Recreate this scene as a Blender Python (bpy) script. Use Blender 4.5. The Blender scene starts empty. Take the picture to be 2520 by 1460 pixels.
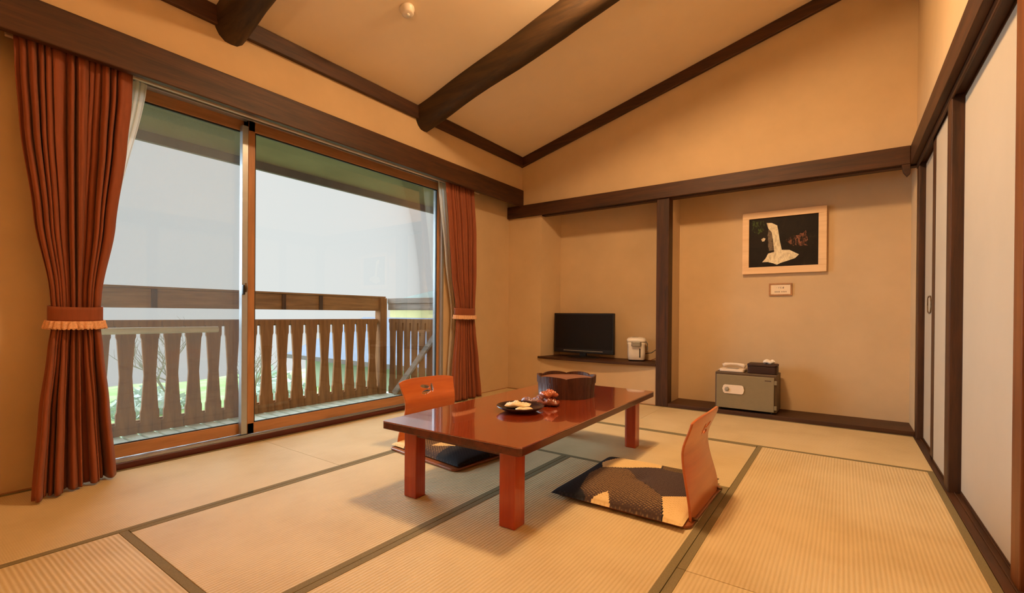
import bpy, bmesh, math, random
from mathutils import Vector, Matrix
random.seed(7)
SC = bpy.context.scene
COL = SC.collection
PI = math.pi

# ------------------------------------------------------------------ camera
FPX, YAW, PITCH, ROLL, CY, H = 1149.74, math.radians(35.341), math.radians(-0.2296), math.radians(0.4276), 778.35, 0.9
cd = bpy.data.cameras.new('camera')
cam = bpy.data.objects.new('camera', cd)
COL.objects.link(cam)
SC.camera = cam
cd.sensor_fit = 'HORIZONTAL'
cd.sensor_width = 36.0
cd.lens = 36.0 * FPX / 2520.0
cd.shift_y = (CY - 730.0) / 2520.0
cd.clip_start = 0.02
cd.clip_end = 400
F = Vector((-math.sin(YAW) * math.cos(PITCH), math.cos(YAW) * math.cos(PITCH), math.sin(PITCH)))
R0 = Vector((math.cos(YAW), math.sin(YAW), 0))
U0 = R0.cross(F)
R2 = R0 * math.cos(ROLL) + U0 * math.sin(ROLL)
U2 = -R0 * math.sin(ROLL) + U0 * math.cos(ROLL)
M = Matrix((R2, U2, -F)).transposed().to_4x4()
M.translation = Vector((0, 0, H))
cam.matrix_world = M

# ------------------------------------------------------------------ world, sun, exposure
W = bpy.data.worlds.new('overcast_sky')
SC.world = W
W.use_nodes = True
bg = W.node_tree.nodes['Background']
bg.inputs[0].default_value = (0.985, 0.99, 0.985, 1)
# an overcast sky is about three times brighter at the zenith than at the horizon
_nt = W.node_tree
_tc = _nt.nodes.new('ShaderNodeTexCoord')
_sx = _nt.nodes.new('ShaderNodeSeparateXYZ')
_mr = _nt.nodes.new('ShaderNodeMapRange')
_mr.inputs['From Min'].default_value = 0.30
_mr.inputs['From Max'].default_value = 0.95
_mr.inputs['To Min'].default_value = 0.84
_mr.inputs['To Max'].default_value = 3.0
_nt.links.new(_tc.outputs['Generated'], _sx.inputs[0])
_nt.links.new(_sx.outputs['Z'], _mr.inputs['Value'])
_nt.links.new(_mr.outputs[0], bg.inputs[1])
sd = bpy.data.lights.new('hazy_sun', 'SUN')
sd.energy = 15.0
sd.angle = math.radians(80)
sd.color = (0.70, 0.85, 1.0)
sun = bpy.data.objects.new('hazy_sun', sd)
COL.objects.link(sun)
sun.rotation_euler = Vector((0.83, 0.20, -0.50)).to_track_quat('-Z', 'Y').to_euler()
vs = SC.view_settings
vs.view_transform = 'Standard'
vs.look = 'None'
vs.exposure = 0.0
vs.gamma = 1.0
vs.use_curve_mapping = False
SC.cycles.max_bounces = 10
SC.cycles.diffuse_bounces = 6
SC.cycles.transparent_max_bounces = 16
LAMP = (-1.12, 2.50)
LAMP_COLOR = (1.0, 0.645, 0.34)
LAMP_POWER = 182.0
FILL_POWER = 760.0

# ------------------------------------------------------------------ materials
def lin(r, g, b):
    f = lambda c: ((c / 255 + 0.055) / 1.055) ** 2.4 if c > 10 else c / 255 / 12.92
    return (f(r), f(g), f(b), 1)

def new_mat(name):
    m = bpy.data.materials.new(name)
    m.use_nodes = True
    nt = m.node_tree
    return m, nt, nt.nodes['Principled BSDF']

def coords(nt, scale=(1, 1, 1), rot=(0, 0, 0), kind='Object'):
    tc = nt.nodes.new('ShaderNodeTexCoord')
    mp = nt.nodes.new('ShaderNodeMapping')
    mp.inputs['Scale'].default_value = scale
    mp.inputs['Rotation'].default_value = rot
    nt.links.new(tc.outputs[kind], mp.inputs[0])
    return mp.outputs[0]

def noise(nt, vec, scale, detail=3, rough=0.55, dist=0.0):
    n = nt.nodes.new('ShaderNodeTexNoise')
    n.inputs['Scale'].default_value = scale
    n.inputs['Detail'].default_value = detail
    n.inputs['Roughness'].default_value = rough
    n.inputs['Distortion'].default_value = dist
    nt.links.new(vec, n.inputs['Vector'])
    return n.outputs[0]

def ramp(nt, fac, stops):
    r = nt.nodes.new('ShaderNodeValToRGB')
    e = r.color_ramp.elements
    while len(e) < len(stops):
        e.new(0.5)
    for k, (p, c) in enumerate(stops):
        e[k].position = p
        e[k].color = c
    nt.links.new(fac, r.inputs[0])
    return r.outputs[0]

def bump(nt, b, h, strength, dist=0.01):
    n = nt.nodes.new('ShaderNodeBump')
    n.inputs['Strength'].default_value = strength
    n.inputs['Distance'].default_value = dist
    nt.links.new(h, n.inputs['Height'])
    nt.links.new(n.outputs[0], b.inputs['Normal'])

def scaled(c, k):
    return (c[0] * k, c[1] * k, c[2] * k, 1)

def plain(name, c, rough=0.6, spec=0.5, metal=0.0, var=0.10, nscale=30.0, bmp=0.0, coat=0.0):
    m, nt, b = new_mat(name)
    v = coords(nt)
    n = noise(nt, v, nscale, 3)
    col = ramp(nt, n, [(0.3, scaled(c, 1 - var)), (0.7, scaled(c, 1 + var))])
    nt.links.new(col, b.inputs['Base Color'])
    b.inputs['Roughness'].default_value = rough
    b.inputs['Specular IOR Level'].default_value = spec
    b.inputs['Metallic'].default_value = metal
    b.inputs['Coat Weight'].default_value = coat
    if bmp:
        bump(nt, b, n, bmp, 0.004)
    return m

def wood(name, c1, c2, axis='X', rough=0.5, scale=1.0, spec=0.4, coat=0.0, bmp=0.15):
    m, nt, b = new_mat(name)
    s = {'X': (1.2, 16, 16), 'Y': (16, 1.2, 16), 'Z': (16, 16, 1.2)}[axis]
    v = coords(nt, tuple(k * scale for k in s))
    n = noise(nt, v, 1.6, 5, 0.6, 0.6)
    n2 = noise(nt, v, 7.0, 3, 0.6)
    mx = nt.nodes.new('ShaderNodeMath')
    mx.operation = 'MULTIPLY_ADD'
    nt.links.new(n2, mx.inputs[0])
    mx.inputs[1].default_value = 0.35
    nt.links.new(n, mx.inputs[2])
    col = ramp(nt, mx.outputs[0], [(0.42, c1), (0.82, c2)])
    nt.links.new(col, b.inputs['Base Color'])
    b.inputs['Roughness'].default_value = rough
    b.inputs['Specular IOR Level'].default_value = spec
    b.inputs['Coat Weight'].default_value = coat
    b.inputs['Coat Roughness'].default_value = 0.08
    if coat > 0.9:
        b.inputs['Coat Roughness'].default_value = 0.03; b.inputs['Coat IOR'].default_value = 1.9; b.inputs['IOR'].default_value = 1.7
    if bmp:
        bump(nt, b, mx.outputs[0], bmp, 0.002)
    return m

def plaster(name, c, var=0.06):
    m, nt, b = new_mat(name)
    v = coords(nt)
    n = noise(nt, v, 2.2, 4, 0.6)
    fine = noise(nt, v, 260, 2, 0.7)
    col = ramp(nt, n, [(0.3, scaled(c, 1 - var)), (0.7, scaled(c, 1 + var))])
    nt.links.new(col, b.inputs['Base Color'])
    b.inputs['Roughness'].default_value = 0.92
    b.inputs['Specular IOR Level'].default_value = 0.15
    bump(nt, b, fine, 0.12, 0.002)
    return m

MAT = {}
MAT['wall'] = plaster('wall_plaster', lin(204, 178, 140))
MAT['ceil'] = plaster('ceiling_board', lin(238, 216, 182), 0.03)
MAT['fusuma'] = plaster('fusuma_paper', lin(184, 172, 152), 0.03)
for ax in 'XYZ':
    MAT['dark' + ax] = wood('dark_stained_timber_' + ax, lin(36, 20, 9), lin(76, 44, 20), ax, 0.55)
MAT['rafter'] = wood('hewn_rafter_timber', lin(32, 21, 8), lin(68, 46, 20), 'X', 0.6, 0.8)
MAT['sash'] = wood('brown_sash_timber', lin(150, 106, 70), lin(180, 132, 90), 'Y', 0.45, 0.8)
MAT['sashZ'] = wood('brown_sash_timber_upright', lin(150, 106, 70), lin(180, 132, 90), 'Z', 0.45, 0.8)
MAT['alu'] = plain('grey_aluminium', lin(175, 180, 182), 0.35, 0.5, 0.6, 0.03)
MAT['aludark'] = plain('dark_gasket', lin(35, 40, 42), 0.6)
MAT['sill'] = wood('dark_red_sill', lin(52, 16, 12), lin(84, 30, 20), 'Y', 0.3, 1.0)
MAT['table'] = wood('table_lacquer', lin(116, 36, 10), lin(144, 53, 17), 'Y', 0.16, 0.5, 0.6, 1.0, 0.02)
MAT['tableZ'] = wood('table_leg_lacquer', lin(146, 46, 14), lin(178, 66, 22), 'Z', 0.22, 0.6, 0.5, 0.3, 0.02)
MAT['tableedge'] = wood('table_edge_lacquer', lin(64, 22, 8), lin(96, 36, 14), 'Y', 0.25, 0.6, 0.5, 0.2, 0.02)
MAT['ply'] = wood('bent_plywood', lin(178, 88, 38), lin(204, 112, 52), 'Y', 0.28, 0.4, 0.5, 0.3, 0.02)
MAT['plydark'] = wood('seat_board_plywood', lin(118, 62, 28), lin(146, 82, 40), 'Y', 0.3, 0.4, 0.5, 0.2, 0.02)
MAT['midZ'] = wood('brown_post_timber', lin(92, 50, 22), lin(124, 72, 34), 'Z', 0.45, 0.8)
MAT['cream'] = plain('cream_plastic', lin(228, 212, 190), 0.35, 0.5, 0, 0.02)
MAT['white'] = plain('white_plastic', lin(235, 228, 215), 0.3, 0.5, 0, 0.02)
MAT['black'] = plain('black_plastic', lin(22, 18, 15), 0.3, 0.5, 0, 0.05)
MAT['screen'] = plain('tv_screen_glass', lin(24, 18, 12), 0.35, 0.25, 0, 0.02)
MAT['safe'] = plain('safe_grey_paint', lin(128, 116, 88), 0.45, 0.5, 0, 0.03)
MAT['safed'] = plain('safe_dark_body', lin(84, 64, 42), 0.5, 0.5, 0, 0.05)
MAT['panelgrey'] = plain('dial_grey', lin(150, 145, 132), 0.4)
MAT['leather'] = plain('dark_brown_leatherette', lin(48, 24, 14), 0.55, 0.4, 0, 0.15, 80, 0.2)
MAT['paper'] = plain('white_paper', lin(238, 230, 216), 0.8)
MAT['lacq'] = plain('black_brown_lacquer', lin(44, 26, 24), 0.22, 0.5, 0, 0.1)
MAT['snack'] = plain('cream_wrapper', lin(226, 202, 158), 0.5, 0.4, 0, 0.12, 40, 0.4)
MAT['brownwrap'] = plain('brown_wrapper', lin(120, 58, 34), 0.35, 0.5, 0, 0.3, 60, 0.5)
MAT['orangewrap'] = plain('orange_wrapper', lin(166, 88, 52), 0.3, 0.5, 0, 0.2, 60, 0.5)
MAT['mauvewrap'] = plain('mauve_wrapper', lin(130, 100, 104), 0.3, 0.5, 0, 0.2, 60, 0.5)
MAT['cask'] = wood('dark_cask_timber', lin(42, 22, 14), lin(84, 48, 30), 'Z', 0.4, 1.5)
MAT['caskin'] = wood('cask_lid_timber', lin(104, 62, 40), lin(136, 86, 56), 'X', 0.5, 1.0)
MAT['frame'] = wood('pale_picture_frame', lin(222, 184, 138), lin(240, 206, 160), 'X', 0.45, 0.5, 0.4, 0, 0.03)
MAT['railA'] = wood('weathered_rail', lin(104, 70, 42), lin(146, 104, 66), 'Y', 0.8, 0.8, 0.2)
MAT['railZ'] = wood('weathered_baluster', lin(98, 60, 30), lin(140, 94, 54), 'Z', 0.8, 0.8, 0.2)
MAT['railX'] = wood('weathered_grey_rail', lin(124, 112, 102), lin(158, 146, 136), 'X', 0.8, 0.8, 0.2)
MAT['brass'] = plain('antique_metal', lin(110, 86, 58), 0.35, 0.5, 0.7, 0.1)
MAT['fringe'] = plain('pale_pink_fringe', lin(226, 178, 140), 0.9, 0.2, 0, 0.18, 140, 0.4)
MAT['rail_w'] = plain('curtain_rail_white', lin(214, 196, 178), 0.4, 0.5, 0, 0.03)
MAT['tag'] = plain('plaque_card', lin(236, 216, 184), 0.7, 0.3, 0, 0.02)
MAT['ink'] = plain('ink', lin(70, 50, 40), 0.8)
MAT['pole'] = wood('pale_bamboo_pole', lin(176, 150, 112), lin(206, 182, 146), 'Y', 0.6, 0.6)
MAT['hroof'] = plain('blue_grey_roof', lin(76, 86, 102), 0.7, 0.3, 0, 0.08, 3)
MAT['hroof2'] = plain('dark_green_grey_roof', lin(98, 108, 100), 0.7, 0.3, 0, 0.08, 3)
MAT['hwall'] = plain('cream_house_wall', lin(196, 186, 142), 0.9, 0.2, 0, 0.04, 2)
MAT['hwall2'] = plain('grey_house_wall', lin(150, 156, 136), 0.9, 0.2, 0, 0.04, 2)
MAT['bark'] = plain('pale_bark', lin(150, 140, 130), 0.9, 0.2)
MAT['leaf'] = plain('bright_green_leaves', lin(120, 160, 84), 0.8, 0.3, 0, 0.35, 9)
MAT['hazed'] = plain('haze_tinted_hedge', lin(186, 200, 190), 0.95, 0.1, 0, 0.08, 1.2)  # distance haze put into the leaf colour
MAT['eave'] = plain('eave_soffit_board', lin(112, 100, 74), 0.9, 0.2, 0, 0.12, 2)
MAT['fascia'] = plain('grey_fascia', lin(96, 88, 84), 0.8, 0.2, 0, 0.1, 8)

# roof tiles with courses
def tile_roof():
    m, nt, b = new_mat('tiled_blue_grey_roof')
    v = coords(nt)
    w = nt.nodes.new('ShaderNodeTexWave')
    w.wave_type = 'BANDS'; w.bands_direction = 'Z'
    w.inputs['Scale'].default_value = 2.2
    nt.links.new(v, w.inputs[0])
    col = ramp(nt, w.outputs[0], [(0.0, lin(128, 138, 152)), (0.45, lin(158, 166, 178))])
    nt.links.new(col, b.inputs['Base Color'])
    b.inputs['Roughness'].default_value = 0.6
    bump(nt, b, w.outputs[0], 0.4, 0.03)
    return m
MAT['tiles'] = tile_roof()

# tatami: local X = long side
def tatami():
    m, nt, b = new_mat('woven_rush')
    v = coords(nt)
    w = nt.nodes.new('ShaderNodeTexWave')
    w.wave_type = 'BANDS'; w.bands_direction = 'Y'
    w.inputs['Scale'].default_value = 20.9     # about 15 mm ribs
    w.inputs['Distortion'].default_value = 0.25
    w.inputs['Detail'].default_value = 1
    nt.links.new(v, w.inputs[0])
    w2 = nt.nodes.new('ShaderNodeTexWave')
    w2.wave_type = 'BANDS'; w2.bands_direction = 'X'
    w2.inputs['Scale'].default_value = 42
    nt.links.new(v, w2.inputs[0])
    n = noise(nt, v, 3.0, 4)
    st = coords(nt, (3, 90, 3))
    n3 = noise(nt, st, 2.0, 3)
    mix = nt.nodes.new('ShaderNodeMath'); mix.operation = 'MULTIPLY_ADD'
    nt.links.new(w.outputs[0], mix.inputs[0]); mix.inputs[1].default_value = 0.34
    nt.links.new(n, mix.inputs[2])
    mix2 = nt.nodes.new('ShaderNodeMath'); mix2.operation = 'MULTIPLY_ADD'
    nt.links.new(n3, mix2.inputs[0]); mix2.inputs[1].default_value = 0.3
    nt.links.new(mix.outputs[0], mix2.inputs[2])
    col = ramp(nt, mix2.outputs[0], [(0.45, lin(188, 164, 118)), (1.05, lin(210, 190, 146))])
    nt.links.new(col, b.inputs['Base Color'])
    b.inputs['Roughness'].default_value = 0.62
    b.inputs['Specular IOR Level'].default_value = 0.3
    hs = nt.nodes.new('ShaderNodeMath'); hs.operation = 'MULTIPLY_ADD'
    nt.links.new(w2.outputs[0], hs.inputs[0]); hs.inputs[1].default_value = 0.25
    nt.links.new(w.outputs[0], hs.inputs[2])
    bump(nt, b, hs.outputs[0], 0.5, 0.0022)
    return m
MAT['rush'] = tatami()
MAT['heri'] = plain('tatami_border_cloth', lin(124, 112, 80), 0.85, 0.2, 0, 0.12, 200, 0.15)

def fabric(name, c, rough=0.8, sheen=0.3):
    m, nt, b = new_mat(name)
    v = coords(nt, (1, 1, 0.1))
    n = noise(nt, v, 60, 3)
    col = ramp(nt, n, [(0.3, scaled(c, 0.88)), (0.7, scaled(c, 1.1))])
    nt.links.new(col, b.inputs['Base Color'])
    b.inputs['Roughness'].default_value = rough
    b.inputs['Sheen Weight'].default_value = sheen
    b.inputs['Specular IOR Level'].default_value = 0.25
    return m
MAT['curtain'] = fabric('rust_curtain_cloth', lin(138, 74, 46), 0.65, 0.12)

def sheer():
    m, nt, b = new_mat('sheer_curtain_cloth')
    out = nt.nodes['Material Output']
    b.inputs['Base Color'].default_value = lin(238, 226, 206)
    b.inputs['Roughness'].default_value = 0.9
    t = nt.nodes.new('ShaderNodeBsdfTransparent')
    tl = nt.nodes.new('ShaderNodeBsdfTranslucent')
    tl.inputs[0].default_value = lin(238, 230, 214)
    m1 = nt.nodes.new('ShaderNodeMixShader'); m1.inputs[0].default_value = 0.45
    nt.links.new(b.outputs[0], m1.inputs[1]); nt.links.new(tl.outputs[0], m1.inputs[2])
    m2 = nt.nodes.new('ShaderNodeMixShader'); m2.inputs[0].default_value = 0.22
    nt.links.new(m1.outputs[0], m2.inputs[1]); nt.links.new(t.outputs[0], m2.inputs[2])
    nt.links.new(m2.outputs[0], out.inputs[0])
    return m
MAT['sheer'] = sheer()

def pane_mat(name, tint, gloss=0.5):
    m, nt, b = new_mat(name)
    nt.nodes.remove(b)
    out = nt.nodes['Material Output']
    t = nt.nodes.new('ShaderNodeBsdfTransparent'); t.inputs[0].default_value = tint
    g = nt.nodes.new('ShaderNodeBsdfGlossy'); g.inputs['Roughness'].default_value = 0.01
    fr = nt.nodes.new('ShaderNodeFresnel'); fr.inputs[0].default_value = 1.45
    ml = nt.nodes.new('ShaderNodeMath'); ml.operation = 'MULTIPLY'; ml.inputs[1].default_value = gloss
    nt.links.new(fr.outputs[0], ml.inputs[0])
    mx = nt.nodes.new('ShaderNodeMixShader')
    nt.links.new(ml.outputs[0], mx.inputs[0]); nt.links.new(t.outputs[0], mx.inputs[1]); nt.links.new(g.outputs[0], mx.inputs[2])
    nt.links.new(mx.outputs[0], out.inputs[0])
    return m
MAT['glass'] = pane_mat('window_glass', (0.96, 0.98, 0.97, 1))

def mesh_screen():
    m, nt, b = new_mat('insect_screen_mesh')
    out = nt.nodes['Material Output']
    b.inputs['Base Color'].default_value = lin(150, 160, 166)
    b.inputs['Roughness'].default_value = 0.8
    t = nt.nodes.new('ShaderNodeBsdfTransparent')
    mx = nt.nodes.new('ShaderNodeMixShader'); mx.inputs[0].default_value = 0.81
    nt.links.new(b.outputs[0], mx.inputs[1]); nt.links.new(t.outputs[0], mx.inputs[2])
    nt.links.new(mx.outputs[0], out.inputs[0])
    return m
MAT['mesh'] = mesh_screen()

def deck_mat():
    m, nt, b = new_mat('pale_green_deck')
    v = coords(nt)
    n = noise(nt, v, 6, 4)
    col = ramp(nt, n, [(0.3, lin(186, 200, 188)), (0.7, lin(222, 228, 216))])
    nt.links.new(col, b.inputs['Base Color'])
    b.inputs['Roughness'].default_value = 0.8
    return m
MAT['deck'] = deck_mat()

def grass_mat():
    m, nt, b = new_mat('spring_grass')
    v = coords(nt)
    n = noise(nt, v, 0.9, 6, 0.7)
    col = ramp(nt, n, [(0.30, lin(112, 146, 76)), (0.5, lin(146, 172, 112)), (0.72, lin(180, 190, 156))])
    nt.links.new(col, b.inputs['Base Color'])
    b.inputs['Roughness'].default_value = 0.95
    b.inputs['Specular IOR Level'].default_value = 0.1
    return m
MAT['grass'] = grass_mat()

def speck(name, base, dot, scale):
    m, nt, b = new_mat(name)
    v = coords(nt, (1, 1, 0.2), (0, 0, 0.6))
    vo = nt.nodes.new('ShaderNodeTexVoronoi')
    vo.inputs['Scale'].default_value = scale
    vo.inputs['Randomness'].default_value = 0.15
    nt.links.new(v, vo.inputs['Vector'])
    col = ramp(nt, vo.outputs['Distance'], [(0.22, dot), (0.52, base)])
    nt.links.new(col, b.inputs['Base Color'])
    b.inputs['Roughness'].default_value = 0.85
    b.inputs['Specular IOR Level'].default_value = 0.2
    return m
MAT['navy'] = speck('cushion_navy', lin(34, 34, 38), lin(54, 54, 58), 60)
MAT['browncl'] = speck('cushion_brown_scale', lin(70, 54, 48), lin(136, 110, 76), 74)
MAT['purple'] = speck('cushion_plum', lin(60, 48, 50), lin(84, 72, 68), 75)
MAT['creamcl'] = speck('cushion_cream', lin(228, 200, 144), lin(214, 182, 122), 70)
MAT['olive'] = speck('cushion_olive', lin(84, 68, 46), lin(124, 104, 74), 66)

def picture_mat():
    # procedural dark forest ground; waterfall itself is modelled as flat coloured shapes on the print
    m, nt, b = new_mat('waterfall_print_dark')
    v = coords(nt)
    n = noise(nt, v, 9, 6, 0.65, 0.8)
    col = ramp(nt, n, [(0.35, lin(16, 10, 6)), (0.6, lin(28, 20, 12)), (0.75, lin(48, 42, 26))])
    nt.links.new(col, b.inputs['Base Color'])
    b.inputs['Roughness'].default_value = 0.55
    b.inputs['Specular IOR Level'].default_value = 0.2
    return m
MAT['print'] = picture_mat()
def blotch(name, c1, c2, scale, lo=0.38):
    m, nt, b = new_mat(name)
    v = coords(nt, (1, 1, 0.45))
    n = noise(nt, v, scale, 5, 0.7, 0.5)
    col = ramp(nt, n, [(lo, c1), (lo + 0.2, c2)])
    nt.links.new(col, b.inputs['Base Color'])
    b.inputs['Roughness'].default_value = 0.55
    b.inputs['Specular IOR Level'].default_value = 0.2
    return m
MAT['pw'] = blotch('print_water', lin(196, 180, 142), lin(238, 226, 190), 40)
MAT['pg'] = blotch('print_green_leaves', lin(22, 18, 8), lin(74, 96, 40), 60, 0.46)
MAT['pr'] = blotch('print_rust_rocks', lin(22, 14, 8), lin(160, 104, 76), 55, 0.47)
MAT['pveil'] = blotch('print_thin_veil', lin(70, 58, 46), lin(120, 104, 84), 60)

def emis(name, col, strength):
    m, nt, b = new_mat(name)
    b.inputs['Base Color'].default_value = (0.9, 0.88, 0.82, 1)
    b.inputs['Emission Color'].default_value = (*col, 1)
    b.inputs['Emission Strength'].default_value = strength
    return m

# ------------------------------------------------------------------ mesh helpers
class MB:
    def __init__(s):
        s.v = []; s.f = []; s.mi = []
    def add(s, vs, fs, mi=0):
        o = len(s.v)
        s.v += [tuple(p) for p in vs]
        s.f += [tuple(i + o for i in f) for f in fs]
        s.mi += [mi] * len(fs)
        return s
    def box(s, x0, x1, y0, y1, z0, z1, mi=0):
        x0, x1 = sorted((x0, x1)); y0, y1 = sorted((y0, y1)); z0, z1 = sorted((z0, z1))
        v = [(x0, y0, z0), (x1, y0, z0), (x1, y1, z0), (x0, y1, z0), (x0, y0, z1), (x1, y0, z1), (x1, y1, z1), (x0, y1, z1)]
        return s.add(v, [(0, 3, 2, 1), (4, 5, 6, 7), (0, 1, 5, 4), (1, 2, 6, 5), (2, 3, 7, 6), (3, 0, 4, 7)], mi)
    def prism(s, poly, a0, a1, plane='XY', mi=0):
        # polygon in a plane, extruded along the third axis
        def P(p, a):
            return {'XY': (p[0], p[1], a), 'XZ': (p[0], a, p[1]), 'YZ': (a, p[0], p[1])}[plane]
        n = len(poly)
        v = [P(p, a0) for p in poly] + [P(p, a1) for p in poly]
        f = [tuple(range(n)), tuple(range(2 * n - 1, n - 1, -1))] + [(i, i + n, (i + 1) % n + n, (i + 1) % n) for i in range(n)]
        return s.add(v, f, mi)
    def lathe(s, prof, c=(0, 0, 0), seg=32, mi=0, rmod=None):
        v = []; f = []
        for k, (r, z) in enumerate(prof):
            for j in range(seg):
                a = 2 * PI * j / seg
                rr = r * (rmod(a) if rmod else 1)
                v.append((c[0] + rr * math.cos(a), c[1] + rr * math.sin(a), c[2] + z))
        for k in range(len(prof) - 1):
            for j in range(seg):
                a = k * seg + j; b = k * seg + (j + 1) % seg
                f.append((a, b, b + seg, a + seg))
        if prof[0][0] > 1e-6: f.append(tuple(range(seg - 1, -1, -1)))
        if prof[-1][0] > 1e-6: f.append(tuple((len(prof) - 1) * seg + j for j in range(seg)))
        return s.add(v, f, mi)
    def tube(s, pts, r, seg=8, mi=0, radii=None):
        pts = [Vector(p) for p in pts]
        v = []; f = []
        up = Vector((0, 0, 1))
        for k, p in enumerate(pts):
            t = (pts[min(k + 1, len(pts) - 1)] - pts[max(k - 1, 0)]).normalized()
            a = t.cross(up)
            if a.length < 1e-3: a = t.cross(Vector((1, 0, 0)))
            a.normalize(); b = t.cross(a).normalized()
            rr = radii[k] if radii else r
            for j in range(seg):
                th = 2 * PI * j / seg
                v.append(p + a * rr * math.cos(th) + b * rr * math.sin(th))
        for k in range(len(pts) - 1):
            for j in range(seg):
                a = k * seg + j; b = k * seg + (j + 1) % seg
                f.append((a, b, b + seg, a + seg))
        f.append(tuple(range(seg - 1, -1, -1)))
        f.append(tuple((len(pts) - 1) * seg + j for j in range(seg)))
        return s.add(v, f, mi)
    def grid(s, fn, nu, nv, mi=0, closed_u=False):
        v = [fn(i / (nu if closed_u else nu - 1), j / (nv - 1)) for j in range(nv) for i in range(nu)]
        f = []
        for j in range(nv - 1):
            for i in range(nu if closed_u else nu - 1):
                a = j * nu + i; b = j * nu + (i + 1) % nu
                f.append((a, b, b + nu, a + nu))
        return s.add(v, f, mi)

def wloc(o):
    p = Vector((0, 0, 0))
    while o is not None:
        p += o.location
        o = o.parent
    return p

def obj(name, mb, mat, parent=None, bevel=0, smooth=False, world=True, subsurf=0, seg=2, solid=0):
    """one mesh object; world=True: the builder holds world coordinates"""
    me = bpy.data.meshes.new(name)
    if parent is not None:
        off = wloc(parent) if world else Vector((0, 0, 0))
    else:
        xs = [p[0] for p in mb.v]; ys = [p[1] for p in mb.v]; zs = [p[2] for p in mb.v]
        off = Vector(((min(xs) + max(xs)) / 2, (min(ys) + max(ys)) / 2, min(zs)))
    me.from_pydata([tuple(Vector(p) - off) for p in mb.v], [], mb.f)
    mats = mat if isinstance(mat, (list, tuple)) else [mat]
    for m in mats: me.materials.append(m)
    if len(mats) > 1:
        for k, p in enumerate(me.polygons): p.material_index = mb.mi[k]
    bm = bmesh.new(); bm.from_mesh(me)
    bmesh.ops.recalc_face_normals(bm, faces=bm.faces)
    bm.to_mesh(me); bm.free()
    if smooth:
        for p in me.polygons: p.use_smooth = True
    o = bpy.data.objects.new(name, me)
    COL.objects.link(o)
    if parent is not None: o.parent = parent
    else: o.location = off
    if solid:
        md = o.modifiers.new('solid', 'SOLIDIFY'); md.thickness = solid; md.offset = 0
    if bevel:
        md = o.modifiers.new('bevel', 'BEVEL'); md.width = bevel; md.segments = seg
        md.limit_method = 'ANGLE'; md.angle_limit = math.radians(40)
    if subsurf:
        md = o.modifiers.new('sub', 'SUBSURF'); md.levels = subsurf; md.render_levels = subsurf
    return o

def tag(o, label, cat=None, group=None, kind=None):
    o['label'] = label
    if cat: o['category'] = cat
    if group: o['group'] = group
    if kind: o['kind'] = kind
    return o

def thing(name, label, cat, loc=(0, 0, 0), rz=0, group=None, kind=None):
    o = bpy.data.objects.new(name, None)
    o.empty_display_size = 0.1
    COL.objects.link(o)
    o.location = loc; o.rotation_euler = (0, 0, rz)
    return tag(o, label, cat, group, kind)

def struct(name, mb, mat, label, cat, **kw):
    return tag(obj(name, mb, mat, None, **kw), label, cat, None, 'structure')

def copy_tree(o, parent=None):
    c = o.copy(); COL.objects.link(c); c.parent = parent
    for ch in [x for x in bpy.data.objects if x.parent == o]:
        copy_tree(ch, c)
    return c

# ------------------------------------------------------------------ key dimensions (metres)
XW = -3.337       # tatami edge below the window
XU = -3.155       # upper window wall
XL = -3.345       # lower window wall
YB = 4.633        # back wall plane
XR = 0.4376       # tatami edge, right
YF = -1.5         # wall behind the camera
SL = 0.262        # ceiling slope
def ceil_z(x): return 2.765 + SL * (x + 3.15)

# ------------------------------------------------------------------ room shell
struct('floor', MB().box(-3.5, 1.0, YF, 5.1, -0.16, -0.055), MAT['wall'], 'wooden subfloor under the straw mats', 'floor')

# tatami mats: long side along local X
def mat_thing(x0, x1, y0, y1, label, borders=(1, 1)):
    along_y = (y1 - y0) > (x1 - x0)
    cx, cy = (x0 + x1) / 2, (y0 + y1) / 2
    Lh = max(x1 - x0, y1 - y0) / 2 - 0.0012
    Wh = min(x1 - x0, y1 - y0) / 2 - 0.0012
    t = thing('tatami_mat', label, 'tatami mat', (cx, cy, -0.055), PI / 2 if along_y else 0, 'straw mats covering the floor')
    bw = 0.030
    obj('woven_surface', MB().box(-Lh, Lh, -Wh + (bw if borders[0] else 0), Wh - (bw if borders[1] else 0), 0.0, 0.055), MAT['rush'], t, world=False, bevel=0.002)
    for sgn, on in ((-1, borders[0]), (1, borders[1])):
        if on:
            a, b = sorted((sgn * (Wh - bw), sgn * Wh))
            obj('cloth_border', MB().box(-Lh, Lh, a, b, 0.0, 0.0562), MAT['heri'], t, world=False, bevel=0.0015)
    return t
X0, XA, XB, XC = XW, -2.39, -1.432, -0.478
mat_thing(X0, XA, -0.25, 1.665, 'straw mat in front of the left window sash, ending at the plain seam')
mat_thing(X0, XA, 1.665, 3.616, 'straw mat in front of the wide right window sash')
mat_thing(XA, XB, 0.655, 2.627, 'straw mat under the window-side half of the low table')
mat_thing(XB, XC, 0.655, 2.627, 'straw mat holding the zabuton of the chair facing the window')
mat_thing(XA, XC, -0.30, 0.655, 'straw mat with coarse ribs in the bottom left corner')
mat_thing(XA, XC, 2.627, 3.616, 'straw mat under the far end of the low table')
mat_thing(XC, XR, 1.70, 3.616, 'wide open straw mat beside the closet doors on the right')
mat_thing(XC, XR, -0.22, 1.70, 'straw mat nearest the camera along the near sliding door')
mat_thing(X0, -1.432, 3.616, YB, 'straw mat against the back wall below the television shelf')
mat_thing(-1.432, XR, 3.616, YB, 'straw mat against the alcove step in front of the safe')

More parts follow.
